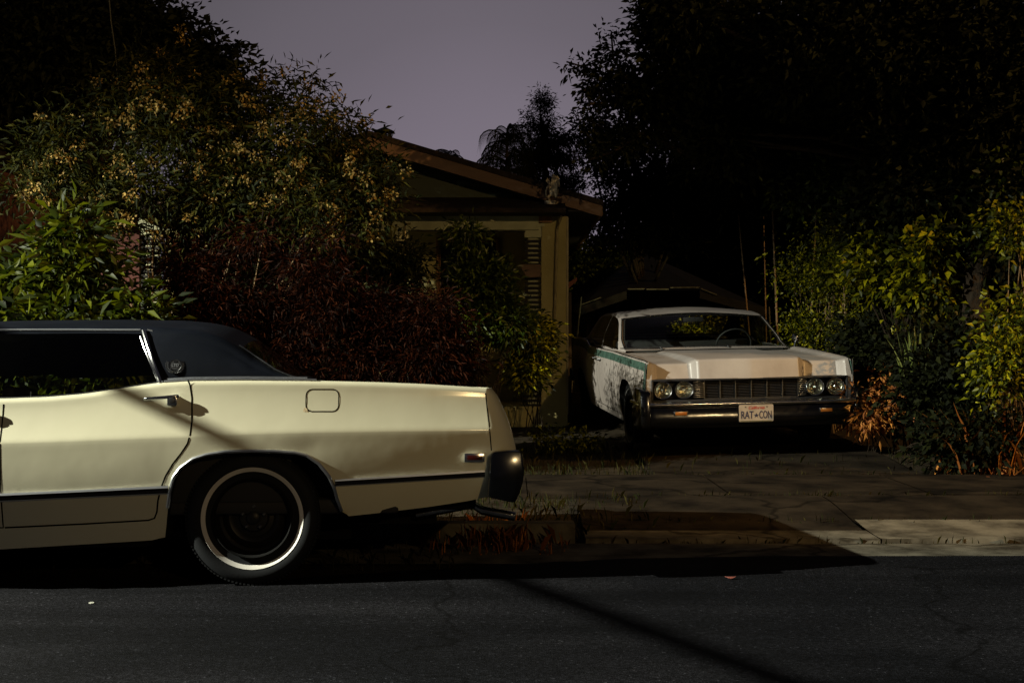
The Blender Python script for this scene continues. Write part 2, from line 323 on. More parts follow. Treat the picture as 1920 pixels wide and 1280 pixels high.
def make_wheel(parent, c, out_, r, ww=(.2395, .2605), rimmat='steel', capmat='steel'):
    ax = Vector(out_); s = r / .346
    m = MB(); m.lathe([(o*1.0, q*s) for o, q in ((.09,.205),(.06,.196),(.03,.186),(-.01,.18),(-.02,.165),(.0,.150),(.012,.128),(.006,.112),(-.004,.10),(.0,.078),(.03,.07),(.032,.04),(.032,.0))], c, ax, 48)
    rim = m.build('wheel', M[rimmat], parent, smooth=True, ang=30)
    t = MB(); pr = ((.076,.200),(.079,.215),(.083,.236),(.097,.263),(.105,.288),(.100,.311),(.088,.330),(.072,.340),(.055,.3455),(.03,.3465),(-.055,.3455),(-.088,.326),(-.105,.27),(-.097,.215),(-.085,.200))
    t.lathe([(o, q*s) for o, q in pr], c, ax, 72, closed=True)
    for k in range(104):                           # shoulder tread blocks
        an = 2*math.pi*k/104; rot = Matrix.Translation(Vector(c)) @ ax.to_track_quat('X', 'Z').to_matrix().to_4x4() @ Matrix.Rotation(an, 4, 'X')
        t.box((.056, -.006, .334*s), (.090, .005, .342*s), rot)
    ty = t.build('tyre', M['rubber'], rim, smooth=True, ang=40)
    wr = MB(); wr.lathe([(.0825, ww[0]*s-.001), (.0855, ww[0]*s), (.0925, (ww[0]+ww[1])/2*s), (.0990, ww[1]*s), (.0965, ww[1]*s+.001)], c, ax, 96); wr.build('whitewall', M['whitewall'], rim, smooth=True)
    rr = MB(); rr.lathe([(.088, .207*s), (.099, .205*s), (.101, .200*s), (.094, .193*s), (.07, .190*s)], c, ax, 72); rr.build('rim_lip', M['flat'], rim, smooth=True)
    hc = MB(); hc.lathe([(.03, .036), (.05, .034), (.056, .026), (.058, .0)], c, ax, 24); hc.build('hub_cap', M[capmat], rim, smooth=True)
    T_ = Matrix.Translation(Vector(c)) @ ax.to_track_quat('X', 'Z').to_matrix().to_4x4()
    for k in range(5):
        an = 2*math.pi*k/5 + .3; ln = MB(); ln.lathe([(.03, .012), (.05, .011), (.053, .006), (.053, 0)], T_ @ Vector((0, .058*math.cos(an), .058*math.sin(an))), ax, 6); ln.build('lug_nut', M['dots'] if rimmat != 'steel' else M['grille'], rim)
    return rim

# ------------------------------------------------------------------ near car: long cream sedan with navy vinyl roof, seen from its left-hand... kerb side
A1 = R(4); SA, CA = math.sin(A1), math.cos(A1); X0, Y0 = (468-960)/F*7, 7.0; LEAN = .03; WF = 2.0
ford = empty('parked_car', (X0, Y0, 0), (-LEAN, 0, A1))
tag(ford, 'long cream sedan with navy vinyl roof and whitewall tyre parked along the road', 'car')
def PF(px, py, t=0):
    k = (px - 960) / F; s = (k * (Y0 + t * CA) - X0 + t * SA) / (CA - k * SA); Y = Y0 + s * SA + t * CA
    return s, CH - (py - HY) / F * Y + LEAN * t
def PL(pts, t=0, ext=(), rt=0, r0=468): return list(ext) + [PF(x, y, t + rt * min(1, max(0, (x - r0) / (912 - r0)))) for x, y in pts]
S0 = -4.05; SE = PF(912, 760, .12)[0]
zt = smooth_table(PL([(0,747),(80,744),(150,738),(215,728),(290,717),(350,713),(450,712),(570,713),(700,716),(800,720),(912,727),(935,729)], 0, [(-4.05,.90),(-3.4,.95),(-2.6,.985),(-1.8,.965)], rt=.14), -4.2, 1.8)
zc = smooth_table(PL([(0,831),(100,828),(200,824),(350,819),(450,814),(600,810),(760,807.5),(918,806),(960,805.5)], 0, [(-4.05,.70),(-3,.72),(-2,.735)], rt=.10), -4.2, 1.8)
zl = smooth_table(PL([(0,934),(300,920),(626,908),(912,888),(960,885)], 0, [(-4.05,.50),(-2.4,.475)], rt=.14), -4.2, 1.8)
zb = smooth_table(PL([(0,1030),(285,1013),(303,1008),(560,985),(645,968),(700,962),(800,950),(880,938),(912,931),(975,925)], ext=[(-4.05,.30),(-3.6,.24),(-2.4,.21)], t=.10, rt=.14), -4.2, 1.8, sig=.012)
SH = .030
def T(s, z, dent=True):
    if abs(z - zc(s)) < .03: return .3 * T0(s, z - .012, dent) + .4 * T0(s, z, dent) + .3 * T0(s, z + .012, dent)
    return T0(s, z, dent)
def T0(s, z, dent=True):
    a, b, c, d = zt(s) - SH, zc(s), zl(s), zb(s)
    if z >= b: u = min(1, (z - b) / (a - b)); t = .058 * (1 - (1 - u) ** 1.5) * 1.0
    elif z >= c: v = (b - z) / (b - c); t = .0055 * (1 - math.exp(-6 * v)) + .026 * v * v
    else: q = (c - z) / (c - d); t = .0315 + .066 * q + .012 * q * q
    if s > -.4: t += .108 * ((s + .4) / 1.6) ** 2
    if s < -2.6: t += .05 * ((s + 2.6) / 1.4) ** 2
    if dent:
        for ds, dz, r1, r2, dp in ((-.42, .60, .10, .12, .0025), (.28, .70, .09, .05, .003), (-.05, .715, .05, .03, .003), (.9, .62, .22, .08, .0015), (-.9, .55, .2, .12, -.0015), (.62, .9, .25, .08, .001)):
            q = ((s - ds) / r1) ** 2 + ((z - dz) / r2) ** 2
            if q < 6: t += dp * math.exp(-q)
    return t
arch_px = [(303,1010),(306,985),(310,955),(315,925),(323,897),(336,879),(360,862),(385,854),(421,848.5),(468,847),(514,848),(552,851),(573,856),(596,871),(615,895),(625,918),(630,940),(638,963),(648,969)]
arch = [PF(x, y) for x, y in arch_px]; archf = [(s - 3.07, z + .01) for s, z in arch]
def archz(s):
    for A in (arch, archf):
        if A[0][0] < s < A[-1][0]: return float(np.interp(s, [p[0] for p in A], [p[1] for p in A]))
    return -9
def colrows(s):
    a, b, c, d = zt(s) - SH, zc(s), zl(s), zb(s); az = archz(s); rows = []
    zs = list(np.linspace(d, c, 9)[:-1]) + list(np.linspace(c, b - .006, 15)) + list(b + (a - b) * np.linspace(0, 1, 16) ** 1.15)
    for z in zs:
        z = max(z, az); rows.append((T(s, z), z))
    t0 = T(s, a)
    for k in range(1, 7):
        ph = math.pi / 2 * k / 6; rows.append((t0 + SH * (1 - math.cos(ph)), a + SH * math.sin(ph)))
    return rows
ss = list(np.arange(S0, SE, .01)) + [SE]
near = [[Vector((s, t, z)) for t, z in colrows(s)] for s in ss]
send = smooth_table([(z, s) for s, z in PL([(926,729),(934,735),(941,746),(955,778),(964,805),(970,830),(974,845),(973,900),(962,935),(955,960)], .1)], .2, 1.1, sig=.012)
endc = []
last = colrows(SE)
for k in range(0, 13):
    th = math.pi / 2 * k / 12
    endc.append([Vector((SE + (send(z) - SE) * math.sin(th), t + (.20 * (1 - math.cos(th))), z)) for t, z in last])
door = PL([(347,712),(351,722),(355,745),(357,790),(355,815),(350,832),(338,850),(322,870),(308,893),(299,915),(292,940),(289,962),(284,974),(272,978),(150,985),(0,992)])
sf = PF(-3, 800)[0]; door_lo = PF(0, 992)[1]
door_rear = door + [(sf, door_lo), (sf, 1.2), (door[0][0], 1.2)]
s2 = sf - 1.12; door_front = [(sf, door_lo), (s2, door_lo), (s2, 1.2), (sf, 1.2)]
def rrect(x0, y0, x1, y1, r, n=5):
    P = []
    for cx, cy, a0 in ((x1-r, y0+r, -90), (x1-r, y1-r, 0), (x0+r, y1-r, 90), (x0+r, y0+r, 180)):
        for k in range(n + 1): a = R(a0 + 90 * k / n); P.append((cx + r*math.cos(a), cy + r*math.sin(a)))
    return P
fuel = PL(rrect(571, 730, 633, 772, 12))
def cls(i, j, c):
    z = c.z
    if (near[i][j] - near[i][j+1]).length < 1e-5 and (near[i+1][j] - near[i+1][j+1]).length < 1e-5: return None
    if inpoly(c.x, z, fuel): return 'fuel_door'
    if inpoly(c.x, z, door_rear): return 'rear_door'
    if inpoly(c.x, z, door_front): return 'front_door'
    return 'body'
D = grid_parts(near, cls, ['body', 'rear_door', 'front_door', 'fuel_door'])
body = D['body']
def mir(v): return Vector((v[0], WF - v[1], v[2]))
far = [[mir(p) for p in near[i]] for i in range(0, len(near), 3)] + [[mir(p) for p in near[-1]]]
for G_ in (endc, far, [[mir(p) for p in c] for c in endc]):
    g = grid_parts(G_, lambda i, j, c: None if (G_[i][j] - G_[i][j+1]).length < 1e-6 else 'x', ['x'])['x']; body.add(g.v, g.f)
# deck, bonnet and rear face
top = [c[-1] for c in near] + [c[-1] for c in endc[1:]]
s_gl = PF(585, 712, 1.0)[0]; s_cowl = -2.98
def ladder(pts, crown):
    return [[Vector((p.x, p.y + (WF - 2*p.y) * q, p.z - .012 * min(1, 8 * q * (1 - q)) + crown * 4 * q * (1 - q))) for q in np.linspace(0, 1, 13)] for p in pts]
for rng_, cr in ((lambda p: p.x > s_gl - .25, -.01), (lambda p: p.x < s_cowl + .25, .015)):
    G_ = ladder([p for p in top if rng_(p)][::2] + ([top[-1]] if rng_(top[-1]) else []), cr); g = grid_parts(G_, lambda i, j, c: 'x', ['x'])['x']; body.add(g.v, g.f)
rf = [[Vector((p.x, p.y + (WF - 2*p.y) * q, p.z - .012 * min(1, 8*q*(1-q)) * (1 if j == len(endc[-1])-1 else 0))) for q in np.linspace(0, 1, 13)] for j, p in enumerate(endc[-1])]
g = grid_parts(rf, lambda i, j, c: 'x', ['x'])['x']; body.add(g.v, g.f)
ff = [[Vector((p.x - .25 * (1 - abs(2*q-1)**4) * .15, p.y + (WF - 2*p.y) * q, p.z)) for q in np.linspace(0, 1, 13)] for p in near[0]]
g = grid_parts(ff, lambda i, j, c: 'x', ['x'])['x']; body.add(g.v, g.f)
body.build('body', M['cream'], ford, smooth=True, ang=28)
dr = D['rear_door'].build('door', M['cream'], ford, smooth=True, ang=28); df = D['front_door'].build('door', M['cream'], ford, smooth=True, ang=28)
fd = D['fuel_door'].build('fuel_door', M['cream'], ford, smooth=True, ang=28)
def ribbon(path, hw, off, closed=False, m=None, tf=None):
    m = m or MB(); tf = tf or T; P = [Vector((a, b)) for a, b in path]; n = len(P); vs = []
    for i in range(n):
        d = (P[(i+1) % n] - P[i-1]) if closed else (P[min(i+1, n-1)] - P[max(i-1, 0)])
        d.normalize(); q = Vector((-d.y, d.x)) * hw
        for sg in (-1, 1):
            p = P[i] + q * sg; vs.append(Vector((p.x, tf(p.x, p.y) - off, p.y)))
    fs = [(2*i, 2*i+1, 2*i+3, 2*i+2) for i in range(n-1)] + ([(2*n-2, 2*n-1, 1, 0)] if closed else [])
    return m.add(vs, fs)
def dens(P, st=.02):
    o = []
    for (a, b), (c, d) in zip(P[:-1], P[1:]):
        n = max(1, int(math.hypot(c-a, d-b) / st)); o += [(a + (c-a)*k/n, b + (d-b)*k/n) for k in range(n)]
    return o + [P[-1]]
sm = MB(); ribbon(dens(door), .0042, .0008, m=sm); ribbon(dens([(sf, zt(sf)-SH), (sf, door_lo), (s2, door_lo), (s2, zt(s2)-SH)]), .0035, .0008, m=sm)
ribbon(dens([(SE, zt(SE)-.028), PF(914,760,.12), PF(919,806,.09), PF(922,845,.11)]), .0032, .0012, m=sm)
loose(sm.build('panel_gap', M['seam'], ford))
ribbon(fuel, .0028, .0010, True).build('fuel_door_gap', M['seam'], fd)
cm = MB(); cx_, cz_ = PF(570, 771)
cm.add([Vector((cx_ + (.010+.005*random.random())*math.cos(a), T(cx_, cz_) - .0015, cz_ + (.014+.006*random.random())*math.sin(a))) for a in np.linspace(0, 5.9, 11)], [tuple(range(11))]); cm.build('paint_chip', M['stone'], ford)
# ribbed side moulding
def moulding(s_a, s_b, zf, h, n):
    cols = []
    for s in np.arange(s_a, s_b, .02).tolist() + [s_b]:
        z0 = zf(s); c = []
        for q, o in ((0, 0), (.02, .008), (.25, .013), (.30, .006), (.47, .005), (.52, .011), (.58, .005), (.75, .005), (.80, .010), (.88, .008), (1, 0)):
            z = z0 - h * q; c.append(Vector((s, T(s, z, False) - .001 - o, z)))
        cols.append(c)
    a = grid_parts(cols, lambda i, j, c: 'm' if j in (0, 1, 2, 5, 8, 9) and j != 2 else 'k', ['m', 'k'])
    o = a['m'].build('side_moulding', M['satin'], ford, smooth=False); a['k'].build('rubber_insert', M['black'], o)
ZM = [PF(0,925,.02), PF(300,911,.03), PF(626,898.5,.06), PF(914,881,.13)]
def zmt(s): return float(np.interp(s, [p[0] for p in ZM], [p[1] for p in ZM]))
moulding(sf - 1.1, arch[3][0] - .006, zmt, .046, 1); moulding(PF(627,905)[0], SE - .006, zmt, .040, 1)
am = MB()
for A in (arch, archf):
    P = dens([p for p in A][2:-1], .02); am.tube([Vector((s, T(s, z, False) - .002, z + .004)) for s, z in P], .0095, 8)
loose(am.build('wheel_arch_moulding', M['satin'], ford, smooth=True))
wl = MB()
for A in (arch, archf):
    for fn in (lambda v: v, mir):
        cols = [[fn(Vector((s, t, z))) for t in (T(s, z, False) + .001, .10, .35, .62)] for s, z in A]
        g = grid_parts(cols, lambda i, j, c: 'x', ['x'])['x']; wl.add(g.v, g.f)
        wl.add([fn(Vector((s, .62, z))) for s, z in A] + [fn(Vector((s, .62, .18))) for s, z in A], [(i, i+1, i+1+len(A), i+len(A)) for i in range(len(A)-1)])
loose(wl.build('wheel_well', M['flat'], ford, smooth=True))
ub = MB(); ub.box((-3.95, .17, .24), (-3.5, WF-.17, .7)); ub.box((-2.6, .14, .20), (-.52, WF-.14, .40)); ub.box((.50, .34, .36), (1.16, WF-.34, .62)); ub.box((-.6, .62, .25), (.6, WF-.62, .6)); ub.box((-3.6, .62, .25), (-2.5, WF-.62, .6))
ub.box((.50, .46, .27), (.95, .90, .37)); ub.build('underbody', M['flat'], ford, bevel=.02)
ex = MB(); p0 = PF(880, 945, .35); ex.tube([(PF(780,965,.4)[0], .4, PF(780,965,.4)[1]), (PF(885,940,.38)[0], .38, PF(885,945,.38)[1]), (PF(905,955,.36)[0], .36, PF(905,957,.36)[1]), (PF(966,966,.34)[0], .34, PF(966,968,.34)[1])], .024, 12); ex.build('exhaust_pipe', M['chrome_dull'], ford, smooth=True)
# wheels
wz = .346
for s_ in (0, -3.07):
    make_wheel(ford, (s_, .20, wz), (0, -1, 0), .346); make_wheel(ford, (s_, WF - .20, wz), (0, 1, 0), .346)
# door handles
def handle(par, dx, dz):
    a = PF(265, 748); b = PF(331, 743); h = MB()
    def P(q, o): s_ = a[0] + (b[0]-a[0])*q + dx; z_ = a[1] + (b[1]-a[1])*q + dz; return Vector((s_, T(s_, z_) - o, z_))
    h.tube([P(0, .004), P(.03, .026), P(.10, .034), P(.5, .037), P(.92, .036), P(1.0, .028)], [.009, .009, .0085, .0085, .011, .012], 10)
    c = P(.80, 0); h.box((c.x-.020, c.y-.040, c.z-.044), (c.x+.030, c.y+.004, c.z+.006))
    h.build('handle', M['chrome'], par, bevel=.0035)
    b_ = MB(); b_.lathe([(0, .017), (.006, .015), (.008, 0)], (c.x+.004, c.y-.040, c.z-.018), (0, -1, 0), 16); b_.build('push_button', M['grille'], par, smooth=True)
handle(dr, 0, 0); handle(df, sf - PF(357, 790)[0], PF(-25, 773)[1] - PF(335, 748)[1])
# side marker
mk = MB(); x0_, z1_ = PF(871, 850, .1); x1_, z0_ = PF(909, 866, .1); xm = (x0_+x1_)/2; tm = T(x0_, (z0_+z1_)/2, False) - .004
mk.box((x0_, tm-.012, z0_), (x1_, tm+.012, z1_)); mo = mk.build('side_marker_light', M['chrome'], ford, bevel=.003)
MB().box((x0_+.014, tm-.0135, z0_+.010), (x1_-.014, tm, z1_-.010)).build('lens', M['red'], mo, bevel=.002)
# rear bumper
bp = [PF(x, y, .06) for x, y in ((921,852),(927,847),(950,845),(976,845),(981,853),(984,885),(981,905),(975,925),(966,943),(950,940),(930,936),(915,932))]
b1 = MB()
pth = [(.058, 0, 0), (.050, .02, 0), (.060, .10, 0)]
b1.prism(bp, lambda a, b: Vector((a, .062, b)), lambda a, b: Vector((a, .16, b)))
b1.prism(bp, lambda a, b: Vector((a, WF-.062, b)), lambda a, b: Vector((a, WF-.16, b)))
rb = [PF(x, y, .06) for x, y in ((962,846),(977,846),(982,854),(985,885),(981,908),(975,927),(966,946),(958,944),(962,900))]
b1.prism(rb, lambda a, b: Vector((a-.004, .158, b)), lambda a, b: Vector((a-.004, WF-.158, b)))
b1.build('rear_bumper', M['chrome_dark'], ford, bevel=.010)
for t_ in (.28, WF-.28-.42):
    zz = PF(970, 838, .3)[1]; MB().box((send(zz+.09)-.03, t_, zz+.005), (send(zz+.09)+.006, t_+.42, zz+.085)).build('tail_light', M['red'], ford, bevel=.008)
fbm = MB(); fbm.box((-4.22, .04, .33), (-4.08, WF-.04, .50)); fbm.box((-4.14, .03, .33), (-3.75, .07, .50)); fbm.build('front_bumper', M['chrome'], ford, bevel=.02)
gr = MB(); gr.box((-4.13, .12, .55), (-4.06, WF-.12, .80)); gro = gr.build('grille', M['grille'], ford, bevel=.01)
for t_ in (.25, .45, WF-.45, WF-.25): MB().lathe([(0, .085), (.03, .08), (.045, .05), (.05, 0)], (-4.12, t_, .675), (-1, 0, 0), 24).build('headlight', M['lens'], ford, smooth=True)
# greenhouse
zcr = smooth_table(PL([(0,603),(100,601),(250,600),(360,602),(410,607),(445,616),(480,636),(515,660),(550,688),(580,711)], 1.0, [(-3.05,.965),(-2.95,1.0),(-2.30,1.325),(-2.0,1.362),(-1.6,1.37)]), -3.2, 1.8, sig=.04)
s_r = PF(583, 711, 1.0)[0]; gs = list(np.arange(-3.0, s_r, .012)) + [s_r]
def TB(s): return T(s, zt(s) - SH, False) + SH + .002
LN = .40
def sect(s, inset=0):
    b = zt(s) - .006; c = max(zcr(s), b + .012); H = c - b; r = min(.085, H * .45); cr = min(.030, H * .3); rows = []
    t0 = TB(s) + inset; z1 = c - cr - r
    for q in np.linspace(0, 1, 15): z = b + (z1 - b) * q; rows.append(Vector((s, t0 + LN * (z - b) - .02 * 4 * q * (1-q) * min(1, H/.3), z)))
    t1 = t0 + LN * (z1 - b); a0 = math.atan(LN)
    for k in range(1, 8):
        ph = a0 + (math.pi/2 - a0) * k / 7; rows.append(Vector((s, t1 + r*(math.cos(a0) - math.cos(ph)), z1 + r*(math.sin(ph) - math.sin(a0)) + (0))))
    t2, z2 = rows[-1].y, rows[-1].z
    for q in np.linspace(0, 1, 14)[1:]: rows.append(Vector((s, t2 + (WF/2 - t2)*q, z2 + (c - z2 - inset) * math.sin(q*math.pi/2))))
    return rows + [mir(p) for p in rows[-2::-1]]
gcols = [sect(s) for s in gs]; NR = len(gcols[0])
wa = PF(270, 620, .27); wb = PF(303, 718, .10)
def wtype(i, j, c):
    jj = min(j, NR - 2 - j); nearside = j < NR / 2; k = (c.z - wb[1]) / (wa[1] - wb[1]); se_ = wb[0] + (wa[0] - wb[0]) * k
    ap = -2.93 + (c.z - .98) * 1.68
    if jj < 14 + 1 and s_A(c.z) < c.x < se_ and c.z < (wa[1] if nearside else 1.085) : return 'side_window'
    if jj >= 21 and c.x > PF(462, 622, .5)[0] and c.x < s_r - .03: return 'rear_window'
    if jj >= 21 and -2.93 < c.x < -2.34: return 'windshield'
    return 'vinyl_roof'
def s_A(z): return -2.88 + max(0, z - .98) * 1.75
GD = grid_parts(gcols, wtype, ['side_window', 'rear_window', 'windshield', 'vinyl_roof'])
vr = GD['vinyl_roof'].build('vinyl_roof', M['vinyl'], ford, smooth=True, ang=50)
for k, n in (('side_window', 'side_window'), ('rear_window', 'rear_window'), ('windshield', 'windshield')): loose(GD[k].build(n, M['glass_dk' if k == 'rear_window' else 'glass'], ford, smooth=True, ang=60))
hcols = [sect(s, .022) for s in gs[2:-2]]
HD = grid_parts(hcols, lambda i, j, c: 'x' if wtype(i, j, c) == 'vinyl_roof' else 'n', ['x', 'n'])['x']; HD.build('headliner', M['seat'], ford, smooth=True)
it = MB(); it.box((-2.9, .14, .42), (.2, .17, .95)); it.box((-2.9, WF-.17, .42), (.2, WF-.14, .97)); it.box((-2.9, .15, .36), (.75, WF-.15, .44)); it.box((.25, .3, .44), (.75, WF-.3, .93)); it.box((-2.95, .2, .44), (-2.45, WF-.2, .99)); it.build('interior_trim', M['seat'], ford, bevel=.02)
def gt(s, z):
    r_ = sect(s)[:22]; return float(np.interp(z, [p.z for p in r_], [p.y for p in r_])) - .001
cm2 = MB(); cm2.tube([Vector((s, gt(s, z) - .006, z)) for s, z in [PF(265 - 60*k, 619 + (.0 if k < 2 else -.5), .27) for k in range(26)]], .007, 8); cm2.build('drip_rail', M['satin'], ford, smooth=True)
cm3 = MB()
def lp(a, b, off, r, n=12):
    (s0_, z0__), (s1_, z1__) = a, b; cm3.tube([Vector((s0_+(s1_-s0_)*k/n, gt(s0_+(s1_-s0_)*k/n, z0__+(z1__-z0__)*k/n) - off, z0__+(z1__-z0__)*k/n)) for k in range(n+1)], r, 8)
lp(PF(271, 620, .27), PF(301, 717, .11), .007, .0105); lp(PF(265, 631, .25), PF(298, 718, .11), .002, .0065); lp(PF(275, 640, .25), PF(302, 716, .11), .0, .004)
loose(cm3.build('pillar_moulding', M['chrome'], ford, smooth=True))
cm3 = MB(); cm3.prism([PF(276,617,.26), PF(286,619,.26), PF(314,712,.11), PF(303,716,.11)], lambda a, b: Vector((a, gt(a, b)-.004, b)), lambda a, b: Vector((a, gt(a, b)+.01, b))); cm3.build('pillar_gap', M['black'], ford)
bm_ = MB(); bm_.tube([Vector((s, TB(s) - .012, zt(s) + .003)) for s in np.linspace(PF(300,716)[0], PF(590,711)[0], 40)], .0065, 8)
bm_.tube([Vector((s, TB(s) - .002, zt(s) + .014)) for s in np.linspace(PF(306,714)[0], PF(572,709)[0], 40)], .0045, 8); loose(bm_.build('belt_moulding', M['satin'], ford, smooth=True))
sill = MB(); sill.tube([Vector((s, TB(s) - .004, zt(s) + .001)) for s in np.linspace(-2.85, PF(296,716)[0], 60)], .005, 6); sill.build('window_sill_strip', M['black'], ford, smooth=True)
rw = MB(); rw.tube([gcols[i][21] + Vector((0, -.004, .006)) for i, s in enumerate(gs) if s > PF(452, 620, .4)[0]], .006, 8); rw.build('rear_window_moulding', M['chrome_dull'], ford, smooth=True)
ps, pz = PF(50, 742, .12); MB().tube([Vector((ps, .17, pz - .02)), Vector((ps, .17, pz + .022))], .0035, 8).build('lock_pin', M['chrome'], dr, smooth=True)
# pillar emblem: wreath, ring, shield and the three letters
bs, bz = PF(330, 684, .16); bt = gt(bs, bz); lean = math.atan(LN)
BM = Matrix.Translation((bs, bt - .001, bz)) @ Matrix.Rotation(R(90) - lean, 4, 'X') @ Matrix.Diagonal((1, 1, .5, 1))
def put(m, mtx): m.v = [tuple(mtx @ Vector(p)) for p in m.v]; return m
eb = MB()
for k in range(23):
    a = R(-205 + 230 * k / 22); p = Vector((.040*math.cos(a), .040*math.sin(a)-.002, .003)); q = Vector((.032*math.cos(a+.2), .032*math.sin(a+.2)-.002, .004)); eb.tube([q, (p+q)/2*1.02, p], [.002, .0042, .0012], 6)
    p2 = Vector((.050*math.cos(a), .048*math.sin(a)-.003, .002)); eb.tube([p, (p+p2)/2, p2], [.0015, .0038, .001], 6)
emb = put(eb, BM).build('emblem', M['chrome_dull'], ford, smooth=True)
put(MB().lathe([(.0, .030), (.004, .030), (.004, .027), (.002, .027)], (0, 0, 0), (0, 0, 1), 32), BM).build('emblem_ring', M['chrome_dull'], emb, smooth=True)
put(MB().lathe([(.002, .0275), (.003, .0)], (0, 0, 0), (0, 0, 1), 32), BM).build('emblem_field', M['black'], emb)
put(text_mesh('LTD', .023, xs=.85, depth=.002, bold=.0006), BM @ Matrix.Translation((0, -.004, .0045))).build('emblem_letters', M['satin'], emb)
put(MB().box((-.008, .010, .003), (.008, .018, .0055)).box((-.010, .018, .003), (-.006, .022, .0055)).box((-.002, .018, .003), (.002, .023, .0055)).box((.006, .018, .003), (.010, .022, .0055)), BM).build('emblem_crown', M['chrome_dull'], emb)
# seats
for s_, nm in ((-.35, 'rear_seat'), (-1.55, 'front_seat')):
    m = MB(); m.box((s_-.55, .25, .40), (s_, WF-.25, .58)); m.box((s_-.10, .25, .5), (s_+.10, WF-.25, .93)); m.build(nm, M['seat'], ford, bevel=.05)
m = MB(); m.box((-1.60, 1.25, .90), (-1.52, 1.60, 1.02)); m.build('headrest', M['seat'], ford, bevel=.03)
m = MB(); m.lathe([(-.01,.19),(0,.20),(.01,.19),(0,.18)], (-2.25, .62, .90), (.8, 0, .35), 32, closed=True); m.build('steering_wheel', M['seat'], ford, smooth=True)

# ------------------------------------------------------------------ far car: weathered white four-headlamp sedan on the drive, nose to the road
B2 = R(4.9); LZ = .13
linc = empty('parked_car', (2.29, 13.3, LZ), (.038, -R(1.2), B2)); linc.scale = (1.055, 1.035, 1.01)
tag(linc, 'weathered white sedan with green side stripe and four round headlamps on the driveway', 'car')
HW = smooth_table([(-.1,.955),(.0,.965),(.35,.985),(1.5,1.0),(3.4,1.01),(4.6,.99),(5.55,.92)], -.2, 5.7, sig=.08)
ZT = smooth_table([(-.1,.918),(0,.925),(.15,.94),(1.8,.955),(3.3,.945),(3.5,.95),(3.72,1.0),(4.3,1.01),(5.2,.985),(5.5,.93)], -.2, 5.7, sig=.04)
ZB = smooth_table([(-.1,.34),(.5,.30),(1.3,.25),(3.7,.24),(4.6,.27),(5.5,.36)], -.2, 5.7, sig=.05)
def arc2(c, r, h, flat=1): return [(c + r * math.copysign(abs(math.cos(a)) ** .8, math.cos(a)) * -1, .20 + (h - .20) * abs(math.sin(a)) ** flat) for a in np.linspace(0, math.pi, 25)]
AF = arc2(.93, .44, .715, .75); AR = arc2(4.15, .46, .64, .75)
def az2(v):
    for A in (AF, AR):
        if A[0][0] < v < A[-1][0]: return float(np.interp(v, [p[0] for p in A], [p[1] for p in A]))
    return -9
def US(v, z):      # outer half width at height z
    a = ZT(v); k = (z - .30) / (a - .30)
    u = HW(v) - .028 * max(0, (k - .62) / .38) ** 1.5 - .055 * max(0, (.62 - k) / .62) ** 2
    for dv, dz, r1, r2, dp in ((1.9, .6, .35, .12, .004), (3.0, .5, .3, .15, .005), (3.7, .75, .12, .14, .006), (.35, .62, .12, .1, .003)):
        q = ((v-dv)/r1)**2 + ((z-dz)/r2)**2
        if q < 6: u -= dp * math.exp(-q)
    return u
vs_ = list(np.arange(.0, 5.5, .02)) + [5.5]; SR = .016
def lcol(v):
    a = ZT(v) - SR; rows = []
    for z in list(np.linspace(ZB(v), a - .10, 22)) + list(np.linspace(a - .10, a, 9))[1:]:
        z = max(z, az2(v)); rows.append(Vector((-US(v, z), v, z)))
    u0 = US(v, a)
    for k in range(1, 5): ph = math.pi/2*k/4; rows.append(Vector((-u0 + SR*(1-math.cos(ph)), v, a + SR*math.sin(ph))))
    return rows
LC = [lcol(v) for v in vs_]
def mu(p): return Vector((-p[0], p[1], p[2]))
def lcls(i, j, c):
    if (LC[i][j] - LC[i][j+1]).length < 1e-6 and (LC[i+1][j] - LC[i+1][j+1]).length < 1e-6: return None
    d = ZT(c.y) - c.z
    if (.016 < d < .095 + .012 * (c.y > 3.6)) or (c.y < .075 and c.z > .66 and d > .016): return 's'
    return 'b'
for fn in (lambda p: p, mu):
    g = grid_parts([[fn(p) for p in c] for c in LC], lambda i, j, c: lcls(i, j, c), ['b', 's'])
    if fn is mu: lb.add(g['b'].v, g['b'].f); lst.add(g['s'].v, g['s'].f)
    else: lb = g['b']; lst = g['s']
# bonnet and nose in one sweep: centre dome, valleys, raised fender blades
def sstep(x, a, b): x = min(1, max(0, (x - a) / (b - a))); return x*x*(3-2*x)
def hood_z(u, v):
    au = abs(u); z = ZT(v)
    dome = 1 - sstep(au, .47, .56); blade = sstep(au, .84, .93)
    fade = 1 - .55 * sstep(v, .3, 1.7)
    return z - .030 * (1 - blade) + (.050 + .004) * dome * fade - .010 * (au/.5)**2 * dome * fade - .012 * blade * 0
us_ = sorted(set(list(np.linspace(-.965, .965, 61)) + [-.575, -.56, -.54, -.52, -.5, -.48, -.46, .46, .48, .5, .52, .54, .56, .575, -.95, -.94, -.92, -.9, -.88, .88, .9, .92, .94, .95, 0]))
def nose_v(u):
    au = abs(u); dome = 1 - sstep(au, .46, .535); blade = sstep(au, .84, .90)
    return .09 - .075 * dome - .045 * dome * (1 - au/.5) - .085 * blade
hood = []
